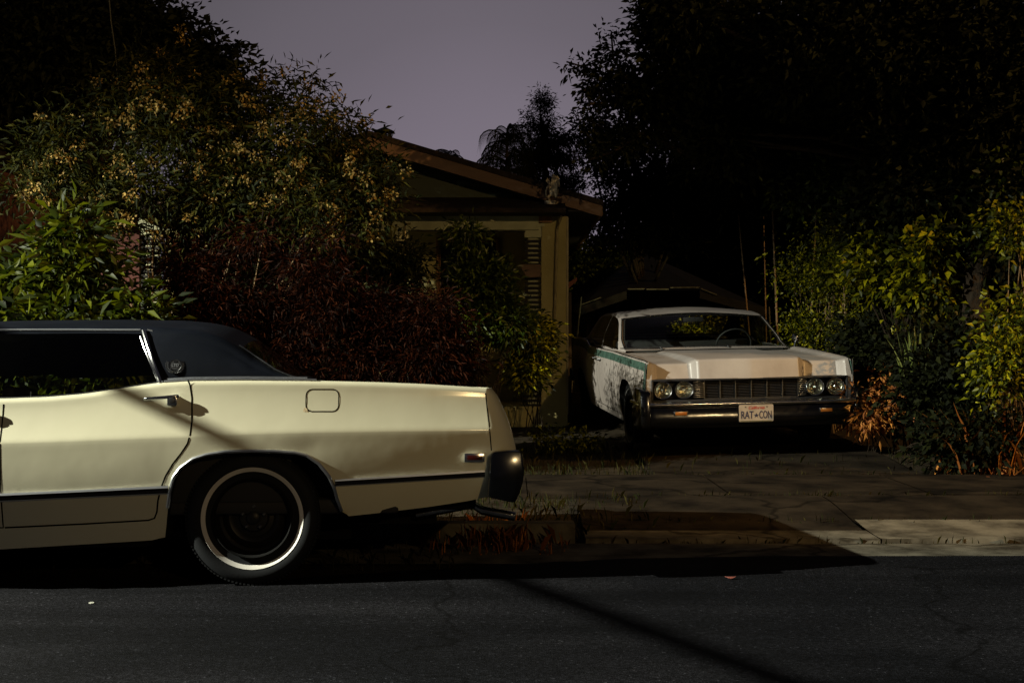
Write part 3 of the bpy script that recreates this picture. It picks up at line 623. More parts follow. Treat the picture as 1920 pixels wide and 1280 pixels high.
for u in us_:
    c = []; nv = nose_v(u); zt_ = hood_z(u, nv + .06)
    fr = max(-US(.0, .8), min(US(.0, .8), u)) ; zlow = .765
    for q in np.linspace(0, 1, 8): c.append(Vector((u, nv + .035*q, zlow + (zt_ - .03 - zlow) * q)))
    for k in range(1, 6): ph = math.pi/2*k/5; c.append(Vector((u, nv + .035 + .03*(1-math.cos(ph)), zt_ - .03 + .03*math.sin(ph))))
    for v in np.linspace(nv + .1, 1.80, 24): c.append(Vector((u, v, hood_z(u, v) + .010 * sstep(v, .1, 1.2))))
    hw = US(c[0].y if c[0].y > 0 else 0, .8)
    c = [Vector((max(-(US(max(0, p.y), min(p.z, ZT(max(0,p.y))-.016)) - .012), min(US(max(0, p.y), min(p.z, ZT(max(0,p.y))-.016)) - .012, p.x)), p.y, p.z)) for p in c]
    hood.append(c)
g = grid_parts(hood, lambda i, j, c: 'h' if (abs(c.x) < .80 and j > 12) else 'b', ['b', 'h']); lb.add(g['b'].v, g['b'].f)
hd = g['h'].build('hood', M['white_old'], linc, smooth=True, ang=40)
for sg in (-1, 1):   # fender fronts beside the grille and down to the bumper
    lb.box((min(sg*.905, sg*.955), -.005, .50), (max(sg*.905, sg*.955), .20, .775))
# rear deck and tail
dk = [[Vector((u * (HW(v) - .04), v, ZT(v) - .002 - .02 * (1 - abs(u)**6))) for u in np.linspace(-1, 1, 21)] for v in np.linspace(4.2, 5.5, 14)]
g = grid_parts(dk, lambda i, j, c: 'x', ['x'])['x']; lb.add(g.v, g.f)
tl = [[Vector((u * US(5.5, z), 5.5 + .05*(1-u*u), z)) for u in np.linspace(-1, 1, 11)] for z in np.linspace(ZB(5.5), ZT(5.5), 8)]
g = grid_parts(tl, lambda i, j, c: 'x', ['x'])['x']; lb.add(g.v, g.f)
lb.build('body', M['white_old'], linc, smooth=True, ang=38)
for o_ in loose(lst.build('side_stripe', M['green_old'], linc, smooth=True, ang=38)): o_['label'] = 'faded green stripe along the top of the side'
sm = MB()
def rib2(P, hw=.004, sg=-1, m=sm):
    P = dens(P, .03); vs = []
    for i, (v, z) in enumerate(P):
        d = Vector(P[min(i+1, len(P)-1)]) - Vector(P[max(i-1, 0)]); d.normalize()
        for q in (-1, 1): a, b = v - d.y*hw*q, z + d.x*hw*q; vs.append(Vector((sg*(US(a, b) + .0015), a, b)))
    m.add(vs, [(2*i, 2*i+1, 2*i+3, 2*i+2) for i in range(len(P)-1)])
for sg in (-1, 1):
    for P in ([(1.62, .93), (1.62, .32), (2.72, .32), (2.72, .93)], [(2.72, .32), (3.45, .32), (3.70, .62), (3.62, .92)]): rib2(P, sg=sg)
loose(sm.build('panel_gap', M['seam'], linc))
for sg in (-1, 1):
    for v in (2.55, 2.90):
        h = MB(); h.tube([Vector((sg*(US(v+k*.02, .80)+o), v + k*.02, .835)) for k, o in ((-4, .004), (-3.4, .03), (3.4, .03), (4, .004))], .011, 8); h.build('door_handle', M['chrome'], linc, smooth=True)
# belt trim
m = MB()
for sg in (-1, 1): m.tube([Vector((sg*(HW(v) - .035), v, ZT(v) + .001)) for v in np.linspace(.03, 5.3, 80)], .006, 6)
loose(m.build('fender_top_trim', M['chrome_dull'], linc, smooth=True))
m = MB(); m.tube([(0.955, .0, .925), (.957, -.004, .80), (.957, -.004, .66)], .007, 6); m.tube([(-.955, .0, .925), (-.957, -.004, .80), (-.957, -.004, .66)], .006, 6); loose(m.build('fender_edge_trim', M['chrome'], linc, smooth=True))
# grille: dark surround, slatted centre in six bays, bright outer bays, four lamps
m = MB(); m.box((-.905, .10, .555), (.905, .16, .77)); m.box((-.905, -.02, .752), (.905, .12, .768)); m.box((-.905, -.03, .555), (.905, .12, .572)); m.box((-.907, -.02, .572), (-.893, .12, .752)); m.box((.893, -.02, .572), (.907, .12, .752))
gl_ = m.build('grille_surround', M['black'], linc, bevel=.003)
m = MB()
for k in range(12): z = .580 + k * .0150; m.box((-.415, .035, z), (.455, .085, z + .0045))
gs_ = m.build('grille', M['black'], linc)
m = MB()
for u in (-.415, -.27, -.128, .018, .163, .308, .453): m.box((u-.0035, .022, .574), (u+.0035, .07, .75))
m.box((-.42, .020, .746), (.458, .03, .7515)); m.box((-.42, .020, .5735), (.458, .03, .578)); m.build('grille_divider', M['grille'], gs_)
for u0, u1 in ((-.52, -.419), (.457, .53)):
    m = MB()
    for k in range(9): z = .588 + k * .0185; m.box((u0, .018, z), (u1, .07, z + .008))
    m.build('grille_bars', M['chrome_dull'], gl_, bevel=.0015)
for u in (-.80, -.605, .605, .795):
    m = MB(); m.lathe([(-.04, .088), (.012, .086), (.022, .082), (.018, .076), (-.01, .074)], (u, .02, .667), (0, -1, 0), 40); hl = m.build('headlight', M['chrome'], linc, smooth=True)
    m = MB(); m.lathe([(-.035, 0), (-.030, .03), (-.015, .058), (.008, .075)], (u, .02, .667), (0, -1, 0), 32); m.build('reflector', M['lens'], hl, smooth=True)
    m = MB(); m.lathe([(.010, .076), (.024, .062), (.033, .04), (.037, .018), (.038, 0)], (u, .02, .667), (0, -1, 0), 32); m.build('lens', M['glass'], hl, smooth=True)
    MB().lathe([(.0, .010), (.012, .012), (.018, .006), (.019, 0)], (u, .02, .667), (0, -1, 0), 16).build('bulb', M['chrome'], hl, smooth=True)
# bumper
def plan():
    P = []
    for u in np.linspace(-.93, .93, 41): P.append((u, -.11 - .04 * (1 - (u/.93)**2)))
    e = [(.975, -.095), (1.005, -.06), (1.018, .0), (1.02, .12), (1.02, .38)]
    return [(-a, b) for a, b in e[::-1]] + P + e
PP = [Vector((a, b)) for a, b in plan()]
def sweep(prof, m):
    cols = []
    for i, p in enumerate(PP):
        d = (PP[min(i+1, len(PP)-1)] - PP[max(i-1, 0)]).normalized(); n = Vector((d.y, -d.x)); cols.append([Vector((p.x + n.x*o, p.y + n.y*o, z)) for o, z in prof])
    g = grid_parts(cols, lambda i, j, c: 'x', ['x'])['x']; m.add(g.v, g.f); return m
bo = sweep([(-.06, .560), (-.01, .560), (.012, .556), (.022, .545), (.020, .530), (.004, .520), (-.02, .516)], MB()).build('front_bumper', M['chrome'], linc, smooth=True, ang=60)
sweep([(-.02, .517), (-.004, .505), (-.002, .37), (-.008, .34), (-.03, .318), (-.06, .312)], MB()).build('bumper_apron', M['chrome_dark'], bo, smooth=True, ang=60)
MB().box((-.92, -.10, .335), (.92, .0, .55)).build('bumper_backing', M['flat'], bo)
for sg in (-1, 1):
    m = MB(); pr = [(-.10, .30), (-.135, .34), (-.135, .62), (-.11, .665), (-.03, .685), (.20, .69), (.20, .52), (.34, .50), (.34, .34), (.2, .30)]
    m.prism(pr, lambda a, b: Vector((sg*.935, a, b)), lambda a, b: Vector((sg*1.028, a + .02, b))); m.build('bumper_guard', M['chrome_dark'], bo, bevel=.022)
for u in (-.665, .665): 
    o_ = -.11 - .04*(1-(u/.93)**2); m = MB(); m.box((u-.062, o_-.012, .435), (u+.062, o_+.03, .478)); tl_ = m.build('turn_signal', M['chrome_dull'], linc, bevel=.004); MB().box((u-.053, o_-.018, .441), (u+.053, o_, .472)).build('lens', M['amber'], tl_, bevel=.004)
# number plate, lettering raised on a pale plate
PLM = Matrix.Translation((.008, -.178, .448)) @ Matrix.Rotation(R(90), 4, 'X')
pm = put(MB().prism(rrect(-.157, -.080, .157, .080, .014), lambda a, b: Vector((a, b, 0)), lambda a, b: Vector((a, b, .003))), PLM).build('number_plate', M['plate'], linc)
m = put(fitw(text_mesh('RAT', .100, depth=.0012, bold=.0012), .112), PLM @ Matrix.Translation((-.083, -.020, .0035))); m2 = put(fitw(text_mesh('CON', .100, depth=.0012, bold=.0012), .112), PLM @ Matrix.Translation((.084, -.020, .0035))); m.add(m2.v, m2.f)
st = [((.026 if k % 2 == 0 else .0105) * math.sin(k*math.pi/5), (.023 if k % 2 == 0 else .0095) * math.cos(k*math.pi/5) - .022) for k in range(10)]
sm_ = put(MB().prism(st, lambda a, b: Vector((a, b, .003)), lambda a, b: Vector((a, b, .0048))), PLM); m.add(sm_.v, sm_.f); m.build('plate_letters', M['plate_blue'], pm)
m = put(text_mesh('California', .040, shear=.35, xs=.95, depth=.001, bold=.0004), PLM @ Matrix.Translation((0, .050, .0035))); m.build('plate_script', M['plate_red'], pm)
m = MB()
for x_ in (-.098, .098): m.lathe([(.003, .006), (.006, .005), (.0065, 0)], (x_, .058, 0), (0, 0, 1), 12)
loose(put(m, PLM).build('plate_bolt', M['black'], pm)); put(MB().prism([(-.145, -.078), (.145, -.078), (.145, -.072), (-.145, -.072)], lambda a, b: Vector((a, b, .0032)), lambda a, b: Vector((a, b, .0036))), PLM).build('plate_edge', M['lf_bright'], pm)
# wheels, wells, underside
for v in (.93, 4.15):
    make_wheel(linc, (-.86, v, .345), (-1, 0, 0), .345, ww=(.245, .268), capmat='chrome_dull'); make_wheel(linc, (.86, v, .345), (1, 0, 0), .345, ww=(.245, .268), capmat='chrome_dull')
wl = MB()
for A in (AF, AR):
    for fn in (lambda p: p, mu):
        cols = [[fn(Vector((-u, v, z))) for u in (US(v, z) - .002, .85, .55)] for v, z in A]; g = grid_parts(cols, lambda i, j, c: 'x', ['x'])['x']; wl.add(g.v, g.f)
        n = len(A); wl.add([fn(Vector((-.55, v, z))) for v, z in A] + [fn(Vector((-.55, v, .2))) for v, z in A], [(i, i+1, i+1+n, i+n) for i in range(n-1)])
loose(wl.build('wheel_well', M['flat'], linc, smooth=True))
m = MB(); m.box((-.90, .05, .30), (.90, .46, .55)); m.box((-.92, 1.40, .22), (.92, 3.65, .40)); m.box((-.55, .4, .24), (.55, 5.2, .40)); m.box((-.88, 4.65, .32), (.88, 5.4, .6)); m.build('underbody', M['flat'], linc, bevel=.02)
MB().box((-.95, 5.48, .40), (.95, 5.62, .56)).build('rear_bumper', M['chrome_dull'], linc, bevel=.02)
# greenhouse
ZC = smooth_table([(1.70,.965),(1.80,.985),(2.42,1.325),(2.55,1.365),(2.8,1.388),(3.1,1.395),(3.6,1.375),(3.85,1.33),(4.55,1.04),(4.66,1.0)], 1.6, 4.8, sig=.03)
gv = list(np.arange(1.72, 4.66, .02)) + [4.66]
def HB(v): return HW(v) - .10 - .02 * sstep(v, 3.6, 4.6) - .05 * (1 - sstep(v, 1.7, 2.1))
def lsect(v, ins=0):
    b = ZT(v) - .01 - .02*(v>4.2); c = max(ZC(v), b + .02); H = c - b; r = min(.05, H*.4); cr = min(.035, H*.25); z1 = c - cr - r; rows = []
    for q in np.linspace(0, 1, 13): z = b + (z1-b)*q; rows.append(Vector((-(HB(v) - ins - .34*(z-b) + .02*4*q*(1-q)*min(1, H/.3)), v, z)))
    t1 = rows[-1].x; a0 = math.atan(.34)
    for k in range(1, 7): ph = a0 + (math.pi/2-a0)*k/6; rows.append(Vector((t1 + r*(math.cos(a0)-math.cos(ph)), v, z1 + r*(math.sin(ph)-math.sin(a0)))))
    t2, z2 = rows[-1].x, rows[-1].z
    for q in np.linspace(0, 1, 12)[1:]: rows.append(Vector((t2*(1-q), v + (-.10*math.sin(q*math.pi/2) if v < 2.5 else 0) * sstep(2.5-v, 0, .3), z2 + (c-z2-ins)*math.sin(q*math.pi/2))))
    return rows + [mu(p) for p in rows[-2::-1]]
LG = [lsect(v) for v in gv]; LN2 = len(LG[0])
def wt2(i, j, c):
    jj = min(j, LN2-2-j); v = gv[i]; zb_ = ZT(v)
    if jj < 12:
        if 1.92 + (c.z-.95)*1.50 < v < 4.02 - (c.z-.95)*1.15 and c.z < 1.335 and c.z > zb_ + .012:
            vv = 2.98 - (c.z-.95)*.1
            if abs(v - vv) < .018: return 'roof'
            return 'side_window'
    if jj >= 18 and 1.78 < v < 2.44: return 'windshield'
    if jj >= 18 and 3.90 < v < 4.56: return 'rear_window'
    return 'roof'
g = grid_parts(LG, wt2, ['roof', 'side_window', 'windshield', 'rear_window'])
g['roof'].build('roof', M['white_old'], linc, smooth=True, ang=50)
for k in ('side_window', 'windshield', 'rear_window'): loose(g[k].build(k, M['glass'], linc, smooth=True, ang=60))
LH = [lsect(v, .02) for v in gv[3:-3]]; g = grid_parts(LH, lambda i, j, c: 'x' if wt2(i+3, j, c) == 'roof' else 'n', ['x', 'n'])['x']; g.build('headliner', M['seat'], linc, smooth=True)
m = MB(); ic = [i for i, v in enumerate(gv) if 1.78 < v < 2.46]
m.tube([LG[i][17] + Vector((-.004, -.006, .004)) for i in ic], .007, 8); m.tube([mu(LG[i][17] + Vector((-.004, -.006, .004))) for i in ic], .007, 8)
m.tube([p + Vector((0, -.004, .005)) for p in LG[ic[-1]][17:LN2-17]], .006, 8); m.tube([p + Vector((0, -.004, .004)) for p in LG[ic[0]][17:LN2-17]], .006, 8); loose(m.build('windshield_moulding', M['chrome_dull'], linc, smooth=True))
m = MB(); m.box((-.84, 1.85, .55), (.84, 2.15, .955)); m.box((-.87, 1.9, .30), (-.84, 4.2, .93)); m.box((.84, 1.9, .30), (.87, 4.2, .93)); m.box((-.8, 4.0, .5), (.8, 4.7, .93)); m.build('interior_trim', M['seat'], linc, bevel=.02)
for v, n in ((2.95, 'front_seat'), (3.95, 'rear_seat')): MB().box((-.75, v-.5, .35), (.75, v, .55)).box((-.75, v-.08, .5), (.75, v+.1, 1.02)).build(n, M['seat'], linc, bevel=.05)
m = MB(); m.lathe([(-.01,.19),(0,.20),(.01,.19),(0,.18)], (.42, 2.32, .98), (0, .85, .4), 32, closed=True); m.build('steering_wheel', M['seat'], linc, smooth=True)
MB().box((-.10, 2.42, 1.235), (.12, 2.45, 1.29)).build('rear_view_mirror', M['seat'], linc, bevel=.008)
for u in (-.48, .22):
    m = MB(); m.tube([(u, 1.66, .965), (u-.02, 1.68, .995)], .010, 8); m.tube([(u-.02, 1.68, .995), (u-.22, 1.73, .985)], .005, 6); m.tube([(u-.42, 1.74, .987), (u+.0, 1.72, .985)], .006, 6); m.build('wiper', M['black'], linc, smooth=True)
m = MB(); m.tube([(.93, 1.80, .955), (.95, 1.80, 1.03)], .009, 8); m.lathe([(0, .050), (.03, .045), (.06, .02), (.065, 0)], (.96, 1.82, 1.06), (0, -1, .0), 20); m.build('door_mirror', M['chrome'], linc, smooth=True)

# ------------------------------------------------------------------ ground, road, kerb, pavement, drive
def sst(x, a, b):
    x = np.clip((x - a) / (b - a), 0, 1); return x*x*(3-2*x)
def gh(x, y):
    x = np.asarray(x, float); y = np.asarray(y, float)
    z = .10 * sst(y, 8.75, 10.3) + .035 * np.clip(y - 12.3, 0, 14) + .020 * np.clip(x - 2.2, -3, 4) * sst(y, 12.0, 13.5)
    return z
def sheet(name, xs, ys, off, m, fn=None, jit=0, seed=1, parent=None):
    rs = np.random.RandomState(seed); X, Y = np.meshgrid(xs, ys, indexing='ij'); Z = gh(X, Y) + off
    if jit: Z = Z + rs.normal(0, jit, Z.shape)
    V = np.stack([X, Y, Z], -1).reshape(-1, 3)
    if fn is not None: V = fn(V)
    ny = len(ys); F_ = [(i*ny+j, (i+1)*ny+j, (i+1)*ny+j+1, i*ny+j+1) for i in range(len(xs)-1) for j in range(ny-1)]
    return rawmesh(name, V, F_, m, parent, smooth=True)
gx = np.concatenate([[-600, -200, -80, -40, -25], np.arange(-16, 16.1, .4), [25, 40, 80, 200, 600]])
gy = np.concatenate([[-300, -60, -15, -5, 0, 3], np.arange(4, 28, .3), [30, 35, 50, 100, 300, 900]])
tag(sheet('ground', gx, gy, -.030, M['dirt']), kind='structure')
# asphalt with a ragged far edge: the soil has crept over it on the left
ex_ = [(-40, 6.9), (-6, 6.95), (-3.4, 7.0), (-1.8, 7.06), (-.65, 7.56), (-.1, 7.75), (.6, 8.0), (1.5, 8.10), (3.5, 8.12), (40, 8.1)]
rs = np.random.RandomState(5)
xs = np.concatenate([[-300, -100, -40], np.arange(-12, 12.01, .08), [40, 100, 300]])
def edge(x): return np.interp(x, [a for a, _ in ex_], [b for _, b in ex_])
V = []; F_ = []
for i, x in enumerate(xs):
    e_ = edge(x) + rs.normal(0, .012) * (1 if x < .6 else .25)
    V += [(x, -60, -.012), (x, 3, -.012), (x, 5.5, -.006), (x, e_ - .3, .0), (x, e_, -.002)]
for i in range(len(xs)-1):
    for j in range(4): F_.append((i*5+j, i*5+5+j, i*5+6+j, i*5+j+1))
tag(rawmesh('road', V, F_, M['asphalt'], smooth=True), kind='structure')
# gutter pan and kerb
tag(sheet('gutter', np.arange(-12, 20, .25), np.array([7.9, 8.08, 8.3, 8.62]), -.004, M['conc_lt'], fn=lambda V: V + np.stack([0*V[:,0], .012*np.sin(V[:,0]*3.1) * 0, -.012 * (V[:,1] < 8.0)], -1)), kind='structure')
k = MB()
for a in np.arange(-20, .4, 1.2):
    k.box((a, 8.66, -.05), (min(a + 1.195, .45), 8.82, .115))
tag(k.build('kerb', M['conc_lt'], bevel=.012), kind='structure')
# sloping apron from the gutter to the pavement, in slabs
ap = MB()
def slab(mb, x0, x1, y0, y1, off, n=6):
    xs = np.linspace(x0, x1, n); ys = np.linspace(y0, y1, n); b = len(mb.v)
    vs = [(x, y, float(gh(x, y)) + off) for x in xs for y in ys]; fs = [(i*n+j, (i+1)*n+j, (i+1)*n+j+1, i*n+j+1) for i in range(n-1) for j in range(n-1)]; mb.add(vs, fs)
    mb.add([(x0, y0, float(gh(x0, y0)) + off), (x1, y0, float(gh(x1, y0)) + off), (x1, y0, float(gh(x1, y0)) + off - .05), (x0, y0, float(gh(x0, y0)) + off - .05)], [(0, 1, 2, 3)])
slab(ap, .46, 2.30, 8.655, 9.0, .018); slab(ap, 2.31, 4.9, 8.655, 9.35, .018); slab(ap, 4.91, 12, 8.655, 9.8, .018)
tag(ap.build('kerb_apron', M['conc_lt'], smooth=True), kind='structure')
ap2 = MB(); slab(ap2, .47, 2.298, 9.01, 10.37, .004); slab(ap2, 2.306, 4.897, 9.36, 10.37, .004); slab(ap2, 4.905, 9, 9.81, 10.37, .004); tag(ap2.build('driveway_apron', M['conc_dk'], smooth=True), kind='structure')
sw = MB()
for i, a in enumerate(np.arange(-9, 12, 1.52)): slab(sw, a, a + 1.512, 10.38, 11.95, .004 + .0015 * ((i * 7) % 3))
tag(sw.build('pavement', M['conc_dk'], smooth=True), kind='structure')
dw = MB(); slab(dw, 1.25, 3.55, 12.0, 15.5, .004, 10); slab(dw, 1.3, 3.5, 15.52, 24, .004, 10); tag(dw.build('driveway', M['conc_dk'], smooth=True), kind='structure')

# ------------------------------------------------------------------ foliage
def unit(a): return a / (np.linalg.norm(a, axis=1, keepdims=True) + 1e-9)
def E(px, py, rx, ry, Y, dy=None):      # an ellipsoid of crown, sized in photo pixels at depth Y, turned into metres
    c = at(px, py, Y); q = Y / F; return (c.x, c.y, c.z, rx*q, dy if dy else (rx+ry)/2*q, ry*q)
THIN = [0]
def clusters(ells, n, rs, shell=.45):
    if THIN[0]:          # drop clusters where a coarse noise is low: ragged gaps between clumps
        th = THIN[0]; THIN[0] = 0; P = clusters(ells, int(n / (1 - th) * 1.15), rs, shell); THIN[0] = th
        K = rs.normal(size=(9, 3)); K = K / np.linalg.norm(K, axis=1, keepdims=True) * (5 + 7 * rs.rand(9))[:, None]
        f = np.sin(P @ K.T + rs.rand(9) * 6.28).sum(1); return P[np.argsort(-f)][:n]
    wts = np.array([(e[3]*e[4]*e[5]) ** .7 for e in ells]); wts /= wts.sum(); k = rs.choice(len(ells), n, p=wts); Ea = np.array(ells)[k]
    d = unit(rs.normal(size=(n, 3))); r = rs.rand(n) ** (shell / 1.0) ; return Ea[:, :3] + d * r[:, None] * Ea[:, 3:6]
def leafmesh(name, parent, Pc, per, L, W, m, rs, spread=.16, droop=.2, fold=.25, flat=.6, minz=None):
    n = len(Pc) * per; c = np.repeat(Pc, per, 0); off = rs.normal(size=(n, 3)) * spread * np.array([1, 1, .75]); p = c + off
    d = unit(off / spread * .8 + rs.normal(size=(n, 3)) * .7 + np.array([0, 0, -droop])); up = np.array([0, 0, 1.]) * flat + rs.normal(size=(n, 3)) * .6
    s = unit(np.cross(d, up)); nn = np.cross(s, d); l = L * (.55 + .75 * rs.rand(n))[:, None]; w_ = W * (.7 + .6 * rs.rand(n))[:, None]
    if minz is not None: p[:, 2] = np.maximum(p[:, 2], minz + .02 + .05 * rs.rand(n))
    v = np.stack([p, p + d*l*.42 + s*w_*.5 + nn*w_*fold, p + d*l - np.array([0, 0, 1]) * l * .12, p + d*l*.42 - s*w_*.5 + nn*w_*fold], 1).reshape(-1, 3)
    f = np.arange(n * 4).reshape(n, 4); f2 = np.concatenate([f[:, [0, 1, 2]], f[:, [0, 2, 3]]])
    return rawmesh(name, v, f2, m, parent)
def limbs(name, parent, base, Pc, k, rs, r0, m, fork=.45, lean=None, n=6):
    base = Vector(base); mb = MB(); top = Vector(np.mean(Pc, 0)); fk = base.lerp(top, fork) if lean is None else Vector(lean)
    if r0 > .02: mb.tube([base - Vector((0, 0, .1)), base.lerp(fk, .5) + Vector((rs.normal()*.06, rs.normal()*.06, 0)), fk], [r0, r0*.8, r0*.62], 10)
    for i in rs.choice(len(Pc), min(k, len(Pc)), replace=False):
        t_ = Vector(Pc[i]); st = fk if r0 > .02 else base + Vector((rs.normal()*.10, rs.normal()*.10, -.02)); mid = st.lerp(t_, .5) + Vector((rs.normal()*.12, rs.normal()*.12, rs.rand()*.2)) * (t_-st).length * .35
        r = (r0*.35 if r0 > .02 else r0) * (.6+.5*rs.rand()); mb.tube([st, st.lerp(mid, .5) + Vector((0, 0, .03)), mid, mid.lerp(t_, .5), t_], [r, r*.85, r*.6, r*.4, r*.2], n)
    return mb.build(name, m, parent, smooth=True)
def plant(name, label, cat, ells, ncl, per, L, W, m, seed, base, r0=.08, nb=26, spread=.16, droop=.2, group=None, stemmat='bark', parts=('trunk', 'crown'), shell=.45, minz=None, flat=.6, lean=None, fork=.45):
    rs = np.random.RandomState(seed); root = empty(name, base); tag(root, label, cat, group); Pc = clusters(ells, ncl, rs, shell) - np.array(base)
    mz = None if minz is None else minz - base[2]
    leafmesh(parts[1], root, Pc, per, L, W, m, rs, spread, droop, flat=flat, minz=mz)
    limbs(parts[0], root, (0, 0, 0), Pc, nb, rs, r0, M[stemmat], fork, lean); return root, Pc, rs
def g_(x, y): return float(gh(x, y)) - .03

# big flowering shrub in front of the house
THIN[0] = .30
fe = [E(120,300,80,90,14.4), E(215,200,85,80,14.6), E(300,160,70,60,14.8), E(330,250,120,110,14.4), E(450,210,90,75,14.6), E(555,190,55,65,14.8), E(560,270,100,100,14.4), E(645,260,55,70,14.6), E(690,340,52,80,14.3),
      E(80,380,70,80,14.2), E(180,380,100,90,14.2), E(310,370,110,90,14.4), E(450,370,120,90,14.4), E(600,370,110,80,14.2), E(700,415,40,45,14.2), E(390,300,120,100,14.6), E(120,460,80,40,14.2), E(640,440,60,40,14.2)]
bx, by = at(330, 700, 14.6).x, 14.6
fr_, Pc, rs = plant('flowering_tree', 'wide shrubby tree with many pale cream flower clusters in front of the house', 'tree', fe, 720, 36, .115, .026, M['lf_flow'], 11, (bx, by, g_(bx, by)), r0=.014, nb=20, spread=.13, stemmat='stem')
sel = rs.choice(len(Pc), 300); off = rs.normal(size=(300, 3)) * .15; off[:, 1] -= .12
leafmesh('flowers', fr_, Pc[sel] + off, 26, .034, .026, M['petal'], rs, .034, 0, flat=0)['kind'] = 'stuff'
THIN[0] = .2
# bright shrub behind the near car
sh = [E(40,560,90,60,11.8), E(130,520,70,70,11.8), E(125,455,42,45,11.8), E(200,585,80,40,11.6), E(-60,580,80,70,11.8), E(60,650,140,70,11.4), E(200,680,110,70,11.3), E(-50,700,80,80,11.3), E(60,760,150,60,11.3), E(270,600,35,22,11.6)]
bx = at(90, 800, 11.9).x
plant('leafy_shrub', 'bright lime green leafy shrub behind the cream sedan at the far left', 'shrub', sh, 420, 34, .17, .052, M['lf_bright'], 12, (bx, 11.9, g_(bx, 11.9)), r0=.010, nb=30, spread=.12, droop=.25, stemmat='stem', parts=('stem', 'foliage'))
# green shrub in front of the porch
sh = [E(870,455,22,30,15.8), E(880,520,42,46,15.8), E(922,530,26,46,15.8), E(900,600,48,46,15.8), E(950,610,40,40,15.8)]
bx = at(900, 800, 15.85).x
plant('glossy_shrub', 'tall glossy green shrub with narrow leaves under the porch window', 'shrub', sh, 260, 30, .105, .028, M['lf_green'], 13, (bx, 15.85, g_(bx, 15.85)), r0=.010, nb=20, spread=.10, stemmat='bark', parts=('stem', 'foliage'))
sh = [E(1005,635,34,44,16.2), E(985,690,36,36,16.2), E(1018,605,18,20,16.2)]
bx = at(1000, 780, 16.25).x
plant('glossy_shrub', 'small yellow green shrub lit at the foot of the porch corner downpipe', 'shrub', sh, 110, 34, .095, .030, M['lf_maple'], 14, (bx, 16.25, g_(bx, 16.25)), r0=.008, nb=10, spread=.085, stemmat='bark', parts=('stem', 'foliage'))
sh = [E(735,505,45,45,15.6), E(700,570,60,50,15.6), E(690,500,40,40,15.6)]
bx = at(740, 740, 15.7).x
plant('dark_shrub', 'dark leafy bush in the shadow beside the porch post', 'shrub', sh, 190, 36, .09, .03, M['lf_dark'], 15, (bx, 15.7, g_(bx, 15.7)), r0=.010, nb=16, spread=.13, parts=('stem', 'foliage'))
sh = [E(380,500,90,70,15.2), E(500,470,90,80,15.4), E(600,520,90,70,15.2), E(560,700,150,60,15.0), E(450,600,160,60,14.8), E(640,610,90,50,14.8)]
bx = at(480, 740, 15.4).x
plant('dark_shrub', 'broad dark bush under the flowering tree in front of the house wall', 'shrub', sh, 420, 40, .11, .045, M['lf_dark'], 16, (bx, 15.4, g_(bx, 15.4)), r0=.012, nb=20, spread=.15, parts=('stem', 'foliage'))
THIN[0] = .25
# dark red bushes
def blades(name, parent, base, n, rs, L, W, m, fan=.6, arc=.9, r=.25, segs=5):
    P = np.array(base) + np.stack([rs.normal(0, r, n), rs.normal(0, r*.7, n), np.zeros(n)], 1); az = rs.rand(n)*2*np.pi; tilt = np.abs(rs.normal(0, fan, n)); l = L*(.5+.6*rs.rand(n))
    V = []; F_ = []; hd = np.stack([np.cos(az), np.sin(az), 0*az], 1); sd = np.stack([-np.sin(az), np.cos(az), 0*az], 1); cur = P.copy(); rows = []
    for k in range(segs + 1):
        q = k / segs; w_ = W * (1 - q**2.2) * (.6 + .8*q*(1-q)*2) * .5; rows.append((cur - sd*w_, cur + sd*w_)); a = tilt + arc*q*q*(.5+rs.rand(n)); cur = cur + (hd*np.sin(a)[:, None] + np.array([0, 0, 1.])*np.cos(a)[:, None]) * (l/segs)[:, None]
    V = np.stack([x for rr in rows for x in rr], 1).reshape(-1, 3); m_ = 2*(segs+1); b = np.arange(n)[:, None]*m_
    f = np.concatenate([b + np.array([2*k, 2*k+1, 2*k+3, 2*k+2]) for k in range(segs)])
    return rawmesh(name, V, f, m, parent)
def reeds(name, label, cat, x, y, n, L, W, m, seed, r=.3, fan=.45, arc=.9, group=None, z=None):
    rs = np.random.RandomState(seed); root = empty(name, (x, y, g_(x, y) if z is None else z)); tag(root, label, cat, group); blades('foliage', root, (0, 0, 0), n, rs, L, W, m, fan, arc, r); return root
RC = (((420,705,90,26),(360,520,60,60),(410,580,70,60),(380,640,70,50)), ((530,705,80,26),(480,490,70,60),(500,560,80,60),(480,640,80,60)), ((620,700,80,34),(560,690,50,36),(590,500,60,60),(610,570,70,60),(580,650,80,50)), ((710,600,60,45),(700,660,70,45)), ((810,610,50,45),(830,670,60,40),(780,680,60,35)))
for i, (px, Y, h, n, lb_) in enumerate(((400, 12.2, .8, 120, 'dark maroon bush behind the pillar of the navy vinyl roof'), (500, 12.5, .8, 120, 'tallest dark maroon bush behind the sloping rear window'), (600, 12.3, .8, 120, 'dark maroon bush behind the fuel door of the cream sedan'), (710, 12.4, .75, 160, 'low brownish red bush behind the middle of the car boot'), (815, 12.3, .7, 160, 'low dark red bush left of the glossy green shrub'))):
    bx = at(px, 700, Y).x; root, Pc_, rs_ = plant('maroon_bush', lb_, 'shrub', [E(*q, Y) for q in RC[i]], 210, 42, .085, .013, M['lf_red'], 20+i, (bx, Y, g_(bx, Y)), r0=.007, nb=14, spread=.11, droop=.5, group='dark red bushes behind the cream sedan', parts=('stem', 'foliage'))
    blades('blades', root, (0, 0, .35), n, rs_, h, .014, M['lf_red'], .5, 1.4, .22)
THIN[0] = 0
